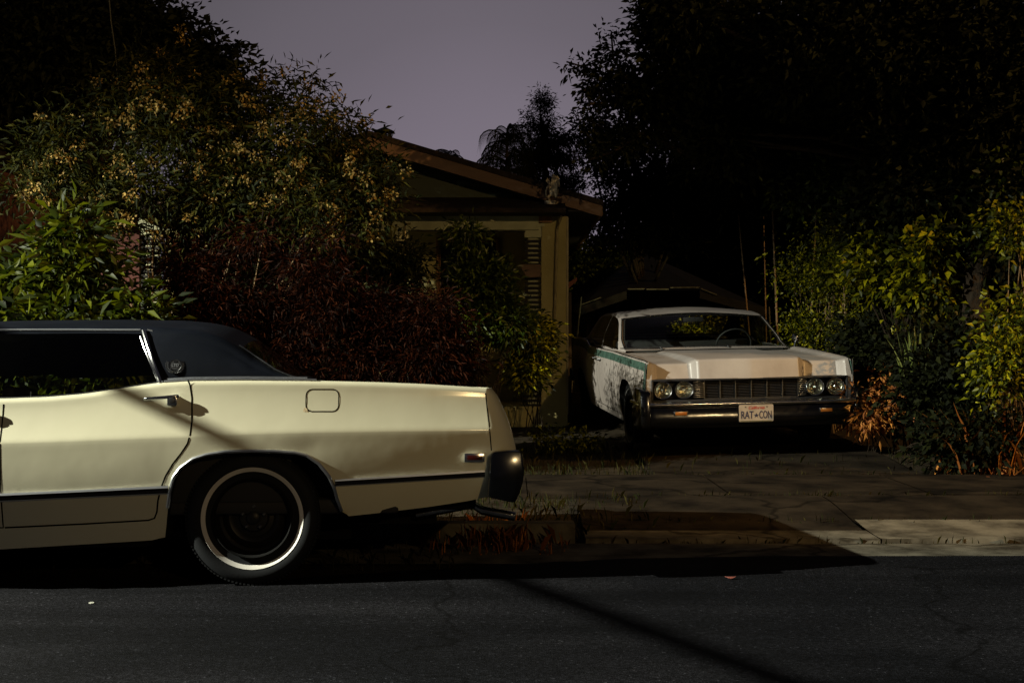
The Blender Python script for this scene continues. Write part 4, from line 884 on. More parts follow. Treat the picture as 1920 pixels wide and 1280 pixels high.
# trees: dark one behind the flowering shrub, broad one over the drive, and the dark belt behind
te = [E(100,60,190,170,21), E(-60,200,120,150,21), E(200,60,110,70,21), E(300,70,60,40,21), E(370,95,50,38,21), E(425,125,26,26,21), E(250,150,130,80,22), E(380,170,80,60,22)]
bx = at(150, 700, 22).x
plant('dark_tree', 'large black leafy tree rising behind the flowering shrub at top left', 'tree', te, 1000, 46, .15, .07, M['lf_dark'], 30, (bx, 22, g_(bx, 22)), r0=.28, nb=40, spread=.22)
rt = [E(1215,200,45,55,15.5), E(1255,120,55,55,15.3), E(1290,30,80,50,15), E(1340,230,90,100,16), E(1420,120,140,130,16.5), E(1560,90,160,130,14.6), E(1720,120,170,160,14.2), E(1880,160,130,190,13.6),
      E(1440,300,110,100,17.5), E(1600,280,130,110,16.2), E(1770,330,140,110,14), E(1900,400,90,130,13.4), E(1690,420,110,50,14.2)]
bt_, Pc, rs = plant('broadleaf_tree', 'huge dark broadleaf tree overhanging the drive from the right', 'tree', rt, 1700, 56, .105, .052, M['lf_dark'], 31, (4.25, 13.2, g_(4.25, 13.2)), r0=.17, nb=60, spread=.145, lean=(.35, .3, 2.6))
mb = MB(); BP = []; bl = Vector(bt_.location)       # boughs reaching out against the sky at the left edge of the crown
for P_ in (((1300,235),(1215,185),(1140,140),(1062,116)), ((1215,185),(1175,150),(1150,110),(1146,62)), ((1140,140),(1120,165),(1092,170)), ((1175,165),(1150,190),(1105,195)), ((1330,90),(1270,50),(1225,18),(1196,8)), ((1300,130),(1240,95),(1205,90)), ((1290,290),(1200,250),(1140,245),(1098,222)), ((1240,60),(1215,55),(1200,42)), ((1200,250),(1150,285),(1105,300)), ((1260,20),(1235,-5),(1215,-20))):
    pts = [at(x, y, 15.4 + .15 * rs.normal()) - bl for x, y in P_]; mb.tube(pts, [.022 * (1 - k / len(pts)) + .004 for k in range(len(pts))], 6)
    for p0_, p1_ in zip(pts[:-1], pts[1:]):
        for k in range(6): BP.append(p0_.lerp(p1_, (k + rs.rand()) / 6) + Vector(rs.normal(size=3) * .05))
mb.build('bough', M['bark'], bt_, smooth=True); leafmesh('bough_leaves', bt_, np.array([tuple(p) for p in BP]), 30, .085, .036, M['lf_dark'], rs, .075, .3)
leafmesh('low_leaves', bt_, clusters([E(1500,370,60,30,16), E(1640,370,80,35,14.6), E(1780,350,80,45,13.8), E(1890,330,50,60,13.2), E(1860,430,50,40,13.2), E(1560,330,50,30,15.5)], 110, rs, .6) - np.array(bl), 22, .09, .045, M['lf_green'], rs, .12, .3)
rt = [E(1110,250,34,40,19), E(1130,310,50,60,19), E(1180,280,60,70,19), E(1190,380,60,60,19), E(1140,400,38,45,19), E(1260,340,80,90,19), E(1240,440,90,50,19), E(1150,450,30,25,19)]
bx = at(1290, 700, 19.5).x
plant('slender_tree', 'open-crowned dark tree with sky gaps between the porch eave and the drive', 'tree', rt, 380, 44, .07, .034, M['lf_dark'], 32, (bx, 25.5, g_(bx, 25.5)), r0=.10, nb=14, spread=.10, shell=.6)
for i, (px, w_, py, Y, lb_) in enumerate(((1190, 130, 480, 28, 'dense dark tree behind the black canopy left of its peak'), (1360, 170, 330, 27, 'tall dense dark tree straight above the parked white sedan'), (1560, 180, 330, 25, 'dense dark tree behind the lit foliage'), (1780, 190, 330, 22, 'dense dark tree at the far right behind the overhanging leaves'), (2150, 200, 330, 20, 'dense dark tree beyond the right edge of the foliage'), (600, 210, 500, 30, 'dark tree mostly hidden behind the house roof'))):
    top = 640 - py; ells = [E(px + (k-1)*w_*.5, py + 60 + 110*j, w_*.55, 95, Y) for k in range(3) for j in range(3)] if i < 5 else [E(px, 560, 200, 60, Y)]
    bx = at(px, 700, Y).x; plant('dark_tree', lb_, 'tree', ells, 520, 44, .20, .10, M['lf_dark'], 40+i, (bx, Y, g_(bx, Y)), r0=.2, nb=22, spread=.30, group='dark trees behind the drive')
ce = [E(1020,192,14,22,29), E(1000,212,14,10,29), E(1042,222,18,10,29), E(1012,238,38,12,29), E(1040,262,46,14,29), E(1000,288,44,15,29), E(1048,300,50,16,29), E(995,325,44,16,29), E(1050,342,52,18,29)]
bx = at(1022, 600, 29).x
plant('conifer_tree', 'narrow dark conifer standing behind the house eave against the sky', 'tree', ce, 170, 90, .09, .022, M['lf_dark'], 50, (bx, 29, g_(bx, 29)), r0=.10, nb=40, spread=.085, lean=(0, 0, 5.0))
def palm(label, px, py, Y, n, L, seed, droop=1.3):
    p = at(px, py, Y); z0 = g_(p.x, Y); root = empty('palm_tree', (p.x, Y, z0)); tag(root, label, 'tree'); H = p.z - z0; rs = np.random.RandomState(seed)
    MB().tube([(0, 0, 0), (.03, 0, H*.5), (0, 0, H-.25)], [.10, .06, .025], 8).build('trunk', M['bark'], root, smooth=True)
    mb = MB(); V = []; Fc = []
    for k in range(n):
        az = rs.rand()*2*math.pi; hgt = H - rs.rand()**1.4 * L * 1.5 - .1; el = .9 - rs.rand()*.8; c = Vector((0, 0, hgt)); prev = c; l = L*(.7+.4*rs.rand()); pts = [c]
        for j in range(7): a = el - droop*(j/6)**1.2*1.4; prev = prev + Vector((math.cos(az)*math.cos(a), math.sin(az)*math.cos(a), math.sin(a)))*l/7; pts.append(prev)
        mb.tube(pts, [.012]*7 + [.003], 4)
        for j in range(1, 8):
            for q in range(8):
                o = pts[j-1].lerp(pts[j], q/8); sd = Vector((-math.sin(az), math.cos(az), 0)) * (1 if q % 2 else -1); tip = o + sd*.10*l + Vector((0, 0, -.34*l)) + (pts[j]-pts[j-1])*.6; b = len(V); V += [o, o + (pts[j]-pts[j-1])*.10, tip]; Fc.append((b, b+1, b+2))
    mb.build('frond_ribs', M['lf_dark'], root); rawmesh('fronds', V, Fc, M['lf_dark'], root); return root
palm('dark drooping palm to the left of the conifer behind the roof', 950, 232, 27, 64, .85, 70, 1.5); palm('small dark palm crown just showing over the roof slope', 842, 276, 33, 34, .55, 71, 1.0)
THIN[0] = .45
# lit foliage right of the drive
sh = [E(1500,480,42,45,15.8), E(1550,520,60,60,15.6), E(1490,560,36,50,15.8), E(1590,600,60,50,15.4), E(1560,450,50,25,15.6), E(1520,620,40,30,15.6)]
bx = at(1540, 760, 15.9).x
plant('fine_leaved_shrub', 'fine-leaved shrub with yellow glints just right of the white sedan roof', 'shrub', sh, 270, 30, .050, .026, M['lf_maple'], 80, (bx, 15.9, g_(bx, 15.9)), r0=.012, nb=30, spread=.11, stemmat='stem', parts=('stem', 'foliage'))
sh = [E(1640,520,60,40,14), E(1700,500,60,40,13.8), E(1740,540,45,40,13.6), E(1660,570,50,30,13.8), E(1620,440,50,30,14.2), E(1560,420,40,22,14.2), E(1760,470,50,40,13.4)]
plant('maple_tree', 'young tree with bright green lit leaves in the middle of the right-hand foliage', 'tree', sh, 150, 30, .10, .055, M['lf_maple'], 81, (3.9, 14.1, g_(3.9, 14.1)), r0=.035, nb=26, spread=.11, flat=1)
sh = [E(1900,500,40,45,12.2), E(1890,575,40,50,12.2), E(1910,660,42,50,12), E(1885,705,40,40,11.9), E(1915,430,40,36,12.4)]
bx = at(1900, 820, 12.3).x
plant('leafy_shrub', 'yellow green leafy shrub at the far right edge', 'shrub', sh, 130, 28, .070, .040, M['lf_maple'], 82, (bx, 12.3, g_(bx, 12.3)), r0=.010, nb=22, spread=.12, stemmat='stem', parts=('stem', 'foliage'))
sh = [E(1650,650,80,50,14.6), E(1740,660,80,60,13.4), E(1780,740,80,55,12.8), E(1690,740,60,40,13.6), E(1620,730,40,35,14.4), E(1830,820,90,40,12.2)]
bx = at(1720, 800, 13.6).x
plant('dark_shrub', 'dark undergrowth bush around the spiky plant on the right', 'shrub', sh, 420, 36, .085, .045, M['lf_dark'], 83, (bx, 13.6, g_(bx, 13.6)), r0=.010, nb=26, spread=.14, parts=('stem', 'foliage'))
sh = [E(1110,500,45,35,24), E(1140,540,50,30,24), E(1080,520,30,40,24)]
bx = at(1110, 640, 24).x
plant('hedge_bush', 'dim green bush between the house corner and the black canopy', 'shrub', sh, 160, 40, .11, .06, M['lf_green'], 84, (bx, 24, g_(bx, 24)), r0=.012, nb=14, spread=.2, parts=('stem', 'foliage'))
p = at(1712, 720, 13.0); reeds('spiky_plant', 'spiky plant with upright pale green sword leaves among the dark shrubs', 'plant', p.x, 13.0, 46, .62, .045, M['lf_yucca'], 90, r=.05, fan=.22, arc=.25, z=p.z - .08)
for i, (px, py, Y, L_, n, lb_, mt) in enumerate(((1790, 840, 12.3, .75, 38, 'clump of long drooping dry blades at lower right', 'lf_dry'), (1870, 850, 12.0, .8, 38, 'rightmost clump of long drooping dry blades', 'lf_dry'))):
    p = at(px, py, Y); reeds('dry_plant', lb_, 'plant', p.x, Y, n, L_, .022 if L_ < .5 else .035, M[mt], 91+i, r=.16 if L_ < .5 else .12, fan=.6, arc=1.6, group='dry plants on the right')
sh = [(1.95, 20.4, 1.38, .35, .2, .18), (2.5, 20.5, 1.40, .35, .2, .20), (3.05, 20.5, 1.38, .3, .2, .18), (2.4, 20.4, .95, .8, .25, .25)]
plant('low_bush', 'yellowish bush seen through the windows of the white sedan', 'shrub', sh, 150, 40, .06, .035, M['lf_maple'], 85, (2.5, 20.5, g_(2.5, 20.5)), r0=.010, nb=10, spread=.1, parts=('stem', 'foliage'))
sh = [E(1645,722,30,24,13.5), E(1618,748,26,18,13.4), E(1675,745,30,20,13.3), E(1640,780,50,20,13.4)]
bx = at(1640, 800, 13.6).x
plant('dry_bush', 'low bush of orange dry leaves just beyond the headlamps of the white sedan', 'shrub', sh, 80, 26, .075, .022, M['lf_dry'], 88, (bx, 13.6, g_(bx, 13.6)), r0=.006, nb=12, spread=.07, droop=.3, parts=('stem', 'foliage'))
p = at(1060, 785, 14.3); rs = np.random.RandomState(96); root = empty('low_plant', (p.x, 14.3, g_(p.x, 14.3))); tag(root, 'low yellow green plant by the rear wheel of the white sedan', 'plant'); leafmesh('foliage', root, clusters([(0, 0, .12, .32, .25, .14)], 50, rs), 16, .06, .03, M['lf_maple'], rs, .06, 0, minz=.0)
rs = np.random.RandomState(97)
for i, (px, Y, r) in enumerate(((1415, 18, .011), (1439, 18.4, .010), (1462, 17.2, .014), (1512, 16.4, .010), (1590, 15.3, .012))):
    p = at(px, 700, Y); c = MB(); z0 = g_(p.x, Y); root = empty('bamboo_cane', (p.x, Y, z0)); ln = rs.normal()*.12
    c.tube([(0, 0, 0), (ln*.3, 0, 1), (ln, 0, 2.6)], [r, r*.95, r*.7], 8)
    for k in range(8): c.tube([(ln*k/8, 0, .3*k+.2), (ln*k/8, 0, .3*k+.215)], r*1.25, 8)
    c.build('cane', M['stem'], root, smooth=True); tag(root, ('thickest upright cane behind the sedan roof', 'thin cane next to the thickest one behind the roof', 'cane by the right windscreen pillar', 'thin leaning cane right of the windscreen pillar', 'rightmost cane among the fine-leaved shrubs')[i], 'cane', 'bare canes right of the drive')
THIN[0] = 0
# weeds and grass
def weeds(name, boxes, mt, seed, h, n):
    rs = np.random.RandomState(seed); A = np.array([(b[1]-b[0])*(b[3]-b[2])*b[4] for b in boxes]); kk = rs.choice(len(boxes), n, p=A/A.sum()); B = np.array(boxes)[kk]; x = B[:, 0] + (B[:, 1]-B[:, 0])*rs.rand(n); y = B[:, 2] + (B[:, 3]-B[:, 2])*rs.rand(n)
    tuft = (rs.rand(n)**2 * (n//45)).astype(int); loose_ = rs.rand(n) < .25; same = kk[tuft] == kk
    use = same & ~loose_; x = np.where(use, x[tuft] + rs.normal(0, .05, n), x); y = np.where(use, y[tuft] + rs.normal(0, .035, n), y)
    z = gh(x, y) - .03; az = rs.rand(n)*2*np.pi; l = h*(.35+rs.rand(n)**2*1.3); w_ = .0018 + .002*rs.rand(n); P = np.stack([x, y, z], 1); hd = np.stack([np.cos(az), np.sin(az), 0*az], 1); sd = np.stack([-np.sin(az), np.cos(az), 0*az], 1)*w_[:, None]; b_ = rs.rand(n)*.8
    mid = P + np.array([0, 0, 1.])*(l*.6)[:, None] + hd*(l*.2*b_)[:, None]; tip = P + np.array([0, 0, 1.])*(l*(1-.25*b_))[:, None] + hd*(l*.7*b_)[:, None]
    V = np.stack([P-sd, P+sd, mid+sd*.8, tip, mid-sd*.8], 1).reshape(-1, 3); b = np.arange(n)[:, None]*5
    o = rawmesh(name, V, b + np.arange(5), M[mt]); tag(o, kind='stuff'); return o
o = weeds('grass', [(-6, .5, 8.75, 10.35, 1.2), (-6, -.3, 7.65, 8.62, .8), (.5, .95, 9, 10.3, 1), (-6, 1.3, 12.0, 14.5, .7), (3.6, 8, 12.0, 13.6, .4), (1.3, 3.5, 12.2, 13.6, .15)], 'grass', 100, .085, 9000); tag(o, 'low weedy grass on the verge and yard', 'grass')
o = weeds('dry_weeds', [(-.55, .35, 8.15, 8.62, 1.5), (-.3, .1, 8.75, 9.3, 1.2)], 'lf_dry', 101, .12, 520); tag(o, 'dry orange weeds along the kerb under the car tail', 'weeds')
o = weeds('joint_weeds', [(.5, 8, 8.60, 8.66, 1), (1, 4, 9.3, 9.42, .6), (.8, 6, 10.3, 10.4, 1), (0, 6, 11.93, 12.02, 1), (3.9, 4.6, 9.4, 9.7, .5)], 'grass', 102, .06, 1500); tag(o, 'small weeds sprouting along the pavement joints', 'weeds')
# things on the road
p = at(1370, 1086, 7.3); lf = MB(); lf.prism([(.026*math.cos(a)*(1+.3*math.sin(3*a)), .013*math.sin(a)) for a in np.linspace(0, 5.8, 12)], lambda a, b: Vector((a, b, .004 + abs(a)*.3)), lambda a, b: Vector((a, b, .006 + abs(a)*.3)))
o = lf.build('fallen_leaf', M['leaf_pink']); o.location = (p.x, 7.3, 0); tag(o, 'curled pinkish dead leaf lying on the asphalt', 'leaf')
p = at(183, 1121, 6.72); lf = MB(); lf.prism([(.014*math.cos(a), .009*math.sin(a)) for a in np.linspace(0, 5.6, 7)], lambda a, b: Vector((a, b, .003+b*.3)), lambda a, b: Vector((a, b, .005+b*.3)))
o = lf.build('paper_scrap', M['litter']); o.location = (p.x, 6.62, 0); tag(o, 'small pale paper scrap on the road left of the wheel', 'litter')

# ------------------------------------------------------------------ house
HYF = 17.2
def hx(px, Y=HYF): return at(px, 640, Y).x
def hz(py, Y=HYF): return at(960, py, Y).z
house = empty('house', (-1.9, 17.6, g_(-1.9, 17.6))); hl_ = Vector((-1.9, 17.6, g_(-1.9, 17.6)))
tag(house, 'low single-storey house with a wide gable roof and porch', 'house')
def HB_(m, name, mt, parent=None, **k):
    base = hl_; m.v = [tuple(Vector(p) - base) for p in m.v]; return m.build(name, M[mt], parent or house, **k)
XR = hx(1063, 17.3); XL = -4.65; RX = -1.75; RZ = hz(246, 17.0); EX = hx(1131, 17.0); EZ = hz(376, 17.0); sl = (RZ - EZ) / (EX - RX)
XLe = RX - (EX - RX)
m = MB(); th = .07
for sg in (-1, 1):
    x1 = RX + sg*(EX - RX); pr = [(RX, RZ), (x1, EZ), (x1, EZ - th), (RX, RZ - th)]; m.prism(pr, lambda a, b: Vector((a, 16.95, b)), lambda a, b: Vector((a, 26.5, b)))
rf_ = HB_(m, 'roof', 'shingle')
m = MB()
for sg in (-1, 1):
    x1 = RX + sg*(EX - RX - .02); pr = [(RX, RZ - th), (x1, EZ - th + .004), (x1, EZ - th - .13), (RX, RZ - th - .15)]; m.prism(pr, lambda a, b: Vector((a, 16.97, b)), lambda a, b: Vector((a, 17.01, b)))
    m.box((x1 - .02, 17.0, EZ - th - .11), (x1 + .015, 26.4, EZ - th - .002))
HB_(m, 'fascia', 'fascia', rf_)
m = MB(); m.box((XR, 17.02, EZ - th - .035 - .03), (EX - .02, 26.4, EZ - th - .045)); HB_(m, 'soffit', 'slat', rf_)
m = MB(); m.prism([(XLe + .5, EZ - .16), (EX - .45, EZ - .16), (EX - .45, EZ - .10), (RX, RZ - th - .01), (XLe + .5, EZ - .10)], lambda a, b: Vector((a, 17.40, b)), lambda a, b: Vector((a, 17.45, b))); HB_(m, 'gable_wall', 'gable')
m = MB(); z1, z0 = hz(372, 17.0), hz(402, 16.9); m.prism([(16.62, z0), (16.62, z0 + .05), (17.38, z1 + .05), (17.38, z0)], lambda a, b: Vector((XL, a, b)), lambda a, b: Vector((hx(1058), a, b))); HB_(m, 'porch_roof', 'shingle')
m = MB(); m.box((XL + .05, 17.10, hz(432)), (hx(1010), 17.28, z0 - .002)); HB_(m, 'porch_beam', 'trim_lt')
m = MB(); m.box((hx(1010) + .002, 17.08, hz(418)), (hx(1035), 17.28, z0 - .002)); HB_(m, 'beam_end', 'wood')
# walls
WY = 18.6; wx0, wx1 = hx(818, WY), hx(937, WY); wz1, wz0 = hz(446, WY), hz(640, WY)
m = MB(); m.box((XL, WY, .0), (wx0, WY + .15, 3.0)); m.box((wx1, WY, .0), (XR, WY + .15, 3.0)); m.box((wx0, WY, wz1), (wx1, WY + .15, 3.0)); m.box((wx0, WY, .0), (wx1, WY + .15, wz0))
m.box((XR - .14, WY + .15, 0), (XR, 26.3, 2.90)); m.box((XL, WY + .15, 0), (XL + .15, 26.3, 2.90)); m.box((XL, 26.3, 0), (XR, 26.45, 2.90)); HB_(m, 'wall', 'wall')
m = MB(); m.box((XL, 17.1, 0), (XR, WY, .45)); HB_(m, 'porch_floor', 'wall')
m = MB(); m.box((hx(1015), 17.14, .1), (XR, 17.5, z0 - .003)); m.box((XR - .10, 17.5, .1), (XR, WY, z0 - .003)); HB_(m, 'porch_pier', 'wall')
m = MB(); m.box((XR - .012, 17.125, .35), (XR + .012, 17.15, z0 - .01)); HB_(m, 'corner_strip', 'gutter')
m = MB(); m.box((XL - .55, 17.3, .1), (XL - .002, 17.45, 2.6)); HB_(m, 'side_wall', 'wall_pink')
m = MB(); t_ = .055
m.box((wx0, WY - .03, wz0), (wx0 + t_, WY + .05, wz1)); m.box((wx1 - t_, WY - .03, wz0), (wx1, WY + .05, wz1)); m.box((wx0 + t_, WY - .03, wz1 - t_), (wx1 - t_, WY + .05, wz1)); m.box((wx0 + t_, WY - .03, wz0), (wx1 - t_, WY + .05, wz0 + t_))
m.box((wx0 + t_, WY - .01, (wz0+wz1)/2 - .02), (wx1 - t_, WY + .04, (wz0+wz1)/2 + .02)); wf = HB_(m, 'window', 'wood', bevel=.004)
m = MB(); m.box((wx0 + t_, WY + .045, wz0 + t_), (wx1 - t_, WY + .049, wz1 - t_)); HB_(m, 'pane', 'winglass', wf)
# porch posts with rows of dark slats
def post(pxa, pxb, ytop, ybot, Yp, cap=True):
    xa, xb = hx(pxa, Yp), hx(pxb, Yp); za, zb_ = hz(ytop, Yp), hz(ybot, Yp); m = MB(); m.box((xa + .035, Yp + .03, .2), (xb - .035, Yp + .13, za + .16))
    if cap: m.box((xa - .01, Yp - .01, za), (xb + .01, Yp + .16, za + .165)); m.box((xa - .04, Yp - .03, za + .13), (xb + .04, Yp + .17, za + .17))
    pz = HB_(m, 'porch_post', 'trim_lt'); n = int((za - .25) / .058); s_ = MB()
    for k in range(n): z = za - .03 - k*.058; e_ = .0018*k; s_.box((xa - e_*.5, Yp, z - .032), (xb, Yp + .028, z)); 
    HB_(s_, 'slats', 'slat', pz)
post(985, 1015, 445, 690, 17.15); post(738, 764, 447, 690, 17.15); post(266, 300, 440, 690, 17.15)
m = MB(); m.prism([(hx(974), hz(498)), (hx(1013), hz(498)), (hx(1013), hz(520)), (hx(988), hz(522))], lambda a, b: Vector((a, 16.98, b)), lambda a, b: Vector((a, 17.13, b))); HB_(m, 'wall_planter', 'fascia')
m = MB(); m.tube([(hx(1052), 17.02, hz(404)), (hx(1048), 17.06, hz(418)), (hx(1044), 17.10, hz(432)), (hx(1042), 17.10, hz(500)), (hx(1037), 17.10, hz(690))], .017, 8); HB_(m, 'downpipe', 'gutter', smooth=True)
m = MB(); m.tube([(hx(772), 17.06, hz(421)), (hx(763), 17.06, hz(421)), (hx(761), 17.06, hz(426)), (hx(761), 17.06, hz(450))], .012, 6); HB_(m, 'wall_pipe', 'gutter', smooth=True)
m = MB(); m.tube([(hx(772), 17.05, hz(434)), (hx(985), 17.05, hz(436))], .010, 6); HB_(m, 'porch_cable', 'slat', smooth=True)
# roof vent with little pyramid cap
vx, vy = at(721, 640, 17.9).x, 17.9; vz = RZ - abs(vx - RX)*sl; m = MB()
for dx in (-.07, .07):
    for dy in (-.07, .07): m.box((vx+dx-.018, vy+dy-.018, vz-.05), (vx+dx+.018, vy+dy+.018, vz+.15))
m.box((vx-.02, vy-.02, vz), (vx+.02, vy+.02, vz+.15)); q = .13
m.add([(vx-q, vy-q, vz+.15), (vx+q, vy-q, vz+.15), (vx+q, vy+q, vz+.15), (vx-q, vy+q, vz+.15), (vx, vy, vz+.225)], [(0,1,4), (1,2,4), (2,3,4), (3,0,4), (3,2,1,0)]); m.box((vx-.012, vy-.012, vz+.2), (vx+.012, vy+.012, vz+.255)); HB_(m, 'roof_vent', 'slat', rf_)
# winged statue crouching on the end of the porch roof
def skin(name, pts, edges, rad, mt, parent, sub=2):
    me = bpy.data.meshes.new(name); me.from_pydata(pts, edges, []); o = bpy.data.objects.new(name, me); C.objects.link(o)
    md = o.modifiers.new('skin', 'SKIN'); 
    if not me.skin_vertices: me.attributes.new
    sv = me.skin_vertices[0].data if len(me.skin_vertices) else None
    if sv:
        for i, r in enumerate(rad): sv[i].radius = (r, r)
        sv[0].use_root = True
    o.modifiers.new('sub', 'SUBSURF').levels = sub; o.modifiers['sub'].render_levels = sub
    dg = bpy.context.evaluated_depsgraph_get(); me2 = bpy.data.meshes.new_from_object(o.evaluated_get(dg)); bpy.data.objects.remove(o)
    me2.materials.clear(); me2.materials.append(mt); me2.polygons.foreach_set('use_smooth', [True]*len(me2.polygons))
    o = bpy.data.objects.new(name, me2); C.objects.link(o); o.parent = parent; return o
sx, sz = at(1033, 378, 16.95).x, at(1033, 380, 16.95).z; stt = empty('winged_statue', (sx, 16.95, sz), (0, 0, R(-20))); tag(stt, 'small pale winged gargoyle statue crouching on the porch roof corner', 'statue')
MB().box((-.07, -.06, -.03), (.08, .08, .02)).build('plinth', M['stone'], stt, bevel=.008)
pts = [(0,0,.13), (.0,-.01,.19), (-.01,-.02,.235), (-.03,-.03,.265), (-.055,-.045,.27), (.025,-.03,.10), (-.02,-.05,.07), (.0,-.04,.02), (.03,.03,.10), (-.015,.05,.07), (0,.04,.02), (-.03,-.05,.19), (-.045,-.06,.13), (-.04,-.05,.06), (-.03,.04,.19), (-.04,.05,.13), (-.035,.04,.06)]
ed = [(0,1),(1,2),(2,3),(3,4),(0,5),(5,6),(6,7),(0,8),(8,9),(9,10),(1,11),(11,12),(12,13),(1,14),(14,15),(15,16)]
skin('body', pts, ed, [.034,.032,.018,.026,.012,.022,.015,.014,.022,.015,.014,.014,.011,.009,.014,.011,.009], M['stone'], stt)
for sg in (-1, 1):
    m = MB(); pr = [(.01,.15), (.02,.25), (.035,.32), (.06,.335), (.085,.29), (.095,.20), (.08,.12), (.06,.05), (.045,.13)]; m.prism(pr, lambda a, b: Vector((a, sg*(.02 + (b-.1)*.22) - .004, b)), lambda a, b: Vector((a+.006, sg*(.02 + (b-.1)*.22) + .004, b))); m.build('wing', M['stone'], stt, bevel=.002)
MB().tube([(-.032, -.045, .283), (-.028, -.055, .305)], [.006, .002], 6).tube([(-.022, -.012, .283), (-.014, -.006, .305)], [.006, .002], 6).build('ears', M['stone'], stt)
# neighbour's wall and house at the far left
nb = empty('house', (-7.6, 19, g_(-7.6, 19))); tag(nb, 'dim reddish brown neighbouring house at the left edge', 'house'); o_ = Vector(nb.location)
def NB(m, n, mt, par=None, **k): m.v = [tuple(Vector(p) - o_) for p in m.v]; return m.build(n, M[mt], par or nb, **k)
NB(MB().box((-11, 17.2, 0), (-6.55, 25, 3.5)), 'wall', 'wall_pink')
m = MB(); m.prism([(-11.4, 3.5), (-6.2, 3.5), (-8.8, 4.6)], lambda a, b: Vector((a, 16.9, b)), lambda a, b: Vector((a, 25.4, b))); NB(m, 'roof', 'shingle')
# black pop-up canopy at the end of the drive
X0c, X1c, Y0c, Y1c = hx(1088, 21.2), hx(1440, 21.2), 21.2, 24.6; ze = hz(560, 21.2); pk = Vector(((X0c+X1c)/2 - .35, 22.9, at(1215, 472, 22.9).z))
cp = empty('canopy_tent', ((X0c+X1c)/2, 22.9, g_(2, 22.9))); oc = Vector(cp.location); tag(cp, 'black tarpaulin canopy on thin poles at the end of the driveway', 'canopy')
def CB(m, n, mt, **k): m.v = [tuple(Vector(p) - oc) for p in m.v]; return m.build(n, M[mt], cp, **k)
cr = [(X0c, Y0c, ze - .12), (hx(1175, 21.2), Y0c, hz(545, 21.2)), (hx(1312, 21.2), Y0c, hz(543, 21.2)), (X1c, Y0c, ze - .15), (X1c, Y1c, ze), (X0c, Y1c, ze)]
m = MB(); m.add([pk] + cr, [(0, i+1, (i+1) % 6 + 1) for i in range(6)]); m.add(cr + [(a, b, c - .13) for a, b, c in cr], [(i, (i+1) % 6, (i+1) % 6 + 6, i+6) for i in range(6) if i != 1]); m.add([(X1c, Y0c, ze-.2), (X1c, Y1c, ze-.05), (X1c, Y1c, .3), (X1c, Y0c, .3)], [(0,1,2,3)]); m.add([(X0c, Y1c, ze), (X1c, Y1c, ze), (X1c, Y1c, .3), (X0c, Y1c, .3)], [(0,1,2,3)]); CB(m, 'tarpaulin', 'tarp')
m = MB(); yb = Y0c - .03
for a, b, c, d in ((1177, 541.5, 1209, 541.5), (1212, 542, 1254, 542), (1257, 539, 1311, 538.5), (1314, 541, 1344, 553), (1089, 571, 1128, 557)): m.tube([(hx(a, yb), yb, hz(b, yb)), (hx(c, yb), yb, hz(d, yb))], .010, 6)
CB(m, 'frame_bar', 'pole')
for (xa, ya, xb, yb_, Yq) in ((1090, 556, 1069, 705, 21.15), (1442, 575, 1450, 700, 21.15)):
    m = MB(); m.tube([(hx(xa, Yq), Yq, hz(ya, Yq)), (hx(xb, Yq), Yq, .3)], .013, 8); CB(m, 'pole', 'pole', smooth=True)
o = MB(); pa = at(1066, 529, 20); pb = at(1082, 520, 20); o.prism([(0, 0), (pb.x-pa.x, pb.z-pa.z), (pb.x-pa.x, pb.z-pa.z-.05), (0, -.09)], lambda a, b: Vector((a, 0, b)), lambda a, b: Vector((a, .9, b))); o = o.build('porch_lantern_board', M['rust']); o.name = 'roof_board'; o.location = pa; tag(o, 'reddish board jutting out beyond the house corner', 'board')
m = MB(); m.box((-.03, -.03, 0), (.03, .03, pa.z - .13)); o = m.build('fence_post', M['postwood']); o.location = (pa.x + .03, 20.4, 0); tag(o, 'dark post under the reddish board beside the house', 'post')
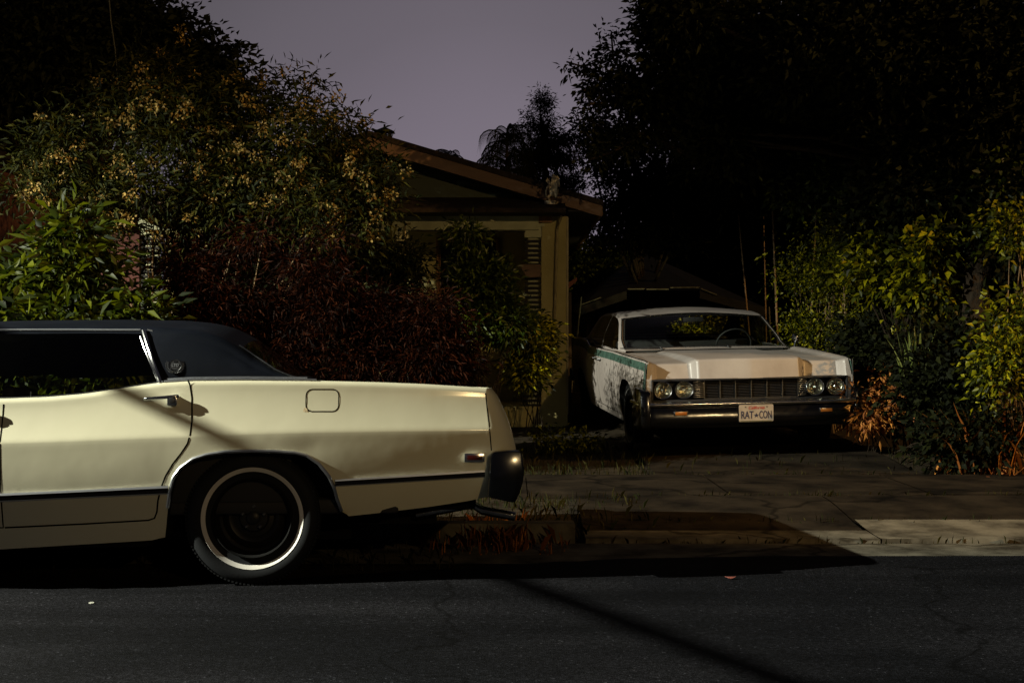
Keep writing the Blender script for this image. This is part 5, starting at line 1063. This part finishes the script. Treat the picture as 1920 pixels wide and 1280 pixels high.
# street lamps outside the picture and the cable that shades the road
def lamp(loc, side, label):
    r = empty('street_lamp', (loc.x - side*.0, loc.y, 0)); tag(r, label, 'street lamp'); s = side
    m = MB(); m.tube([(-1.7*s, 0, -.1), (-1.7*s, 0, 6.6), (-1.55*s, 0, 7.0), (-1.1*s, 0, 7.22), (-.25*s, 0, 7.26)], [.09, .07, .05, .04, .035], 12); m.build('pole', M['pole'], r, smooth=True)
    m = MB(); m.lathe([(0, .03), (.02, .12), (.10, .20), (.14, .21), (.13, .19), (.09, .17)], (0, 0, loc.z + .30), (0, 0, -1), 24); m.build('lamp_shade', M['pole'], r, smooth=True)
lamp(LAMP1, 1, 'street lamp with a curved arm on the road to the left'); lamp(LAMP2, -1, 'street lamp with a curved arm on the road to the right')
fl = empty('house_fill_light', (HOUSE_FILL.x, HOUSE_FILL.y, 0)); tag(fl, 'added fill light on a mast behind the viewer, aimed at the house', 'added light')  # mast and housing added to carry the house fill
MB().tube([(.3, -.3, -.1), (.3, -.3, 7.6)], [.13, .10], 12).build('mast', M['postwood'], fl, smooth=True); MB().box((-.22, -.34, 6.98), (.22, -.12, 7.42)).build('lamp_housing', M['pole'], fl, bevel=.02)
Pm = Vector((.5, 6.2, 0)); q_ = Pm.lerp(LAMP1, .50); dr_ = Vector((.895, -1.92, 0)).normalized(); m = MB()
m.tube([q_ + dr_*k for k in (-14, -7, 0, 7, 14)], .023, 8); o = m.build('overhead_cable', M['black'], smooth=True); tag(o, 'thick black overhead cable crossing the road', 'cable')
for sgn, lb_ in ((-14, 'utility pole behind the houses holding the cable'), (14, 'utility pole on the near side of the road holding the cable')):
    p = q_ + dr_*sgn; m = MB(); m.tube([(0, 0, -.2), (0, 0, p.z + .4)], [.14, .10], 12); o = m.build('utility_pole', M['postwood'], smooth=True); o.location = (p.x, p.y, 0); tag(o, lb_, 'pole')
p1, p2 = at(200, -60, 17), at(216, 95, 17.5); m = MB(); m.tube([at(195, -120, 16.8), p1, at(208, 40, 17.3), p2, at(222, 170, 17.9)], .008, 6); o = m.build('hanging_wire', M['pole'], smooth=True); tag(o, 'thin wire hanging in front of the dark tree at top left', 'wire')

gl0 = Vector((2.3, 19.55, .80)); gd_ = empty('bush_fill_light', (gl0.x, gl0.y, g_(gl0.x, gl0.y))); tag(gd_, 'small hidden light added behind the white sedan to brighten the bush', 'added light'); hh = gl0.z - gd_.location.z  # added light hidden by the car, brightens the bush seen through its windows
MB().tube([(0, 0, 0), (0, 0, hh - .05)], .012, 8).build('spike', M['pole'], gd_, smooth=True); MB().lathe([(-.10, .0), (-.10, .035), (.0, .045), (.0, .04), (-.03, .03)], (0, 0, hh - .02), (0, .6, .5), 20).build('lamp_housing', M['pole'], gd_, smooth=True)
spot('lamp_light', gl0 + Vector((0, .05, .05)), gl0 + Vector((0, 1, .5)), 55, (1.0, .86, .35), .03, 84, .5)
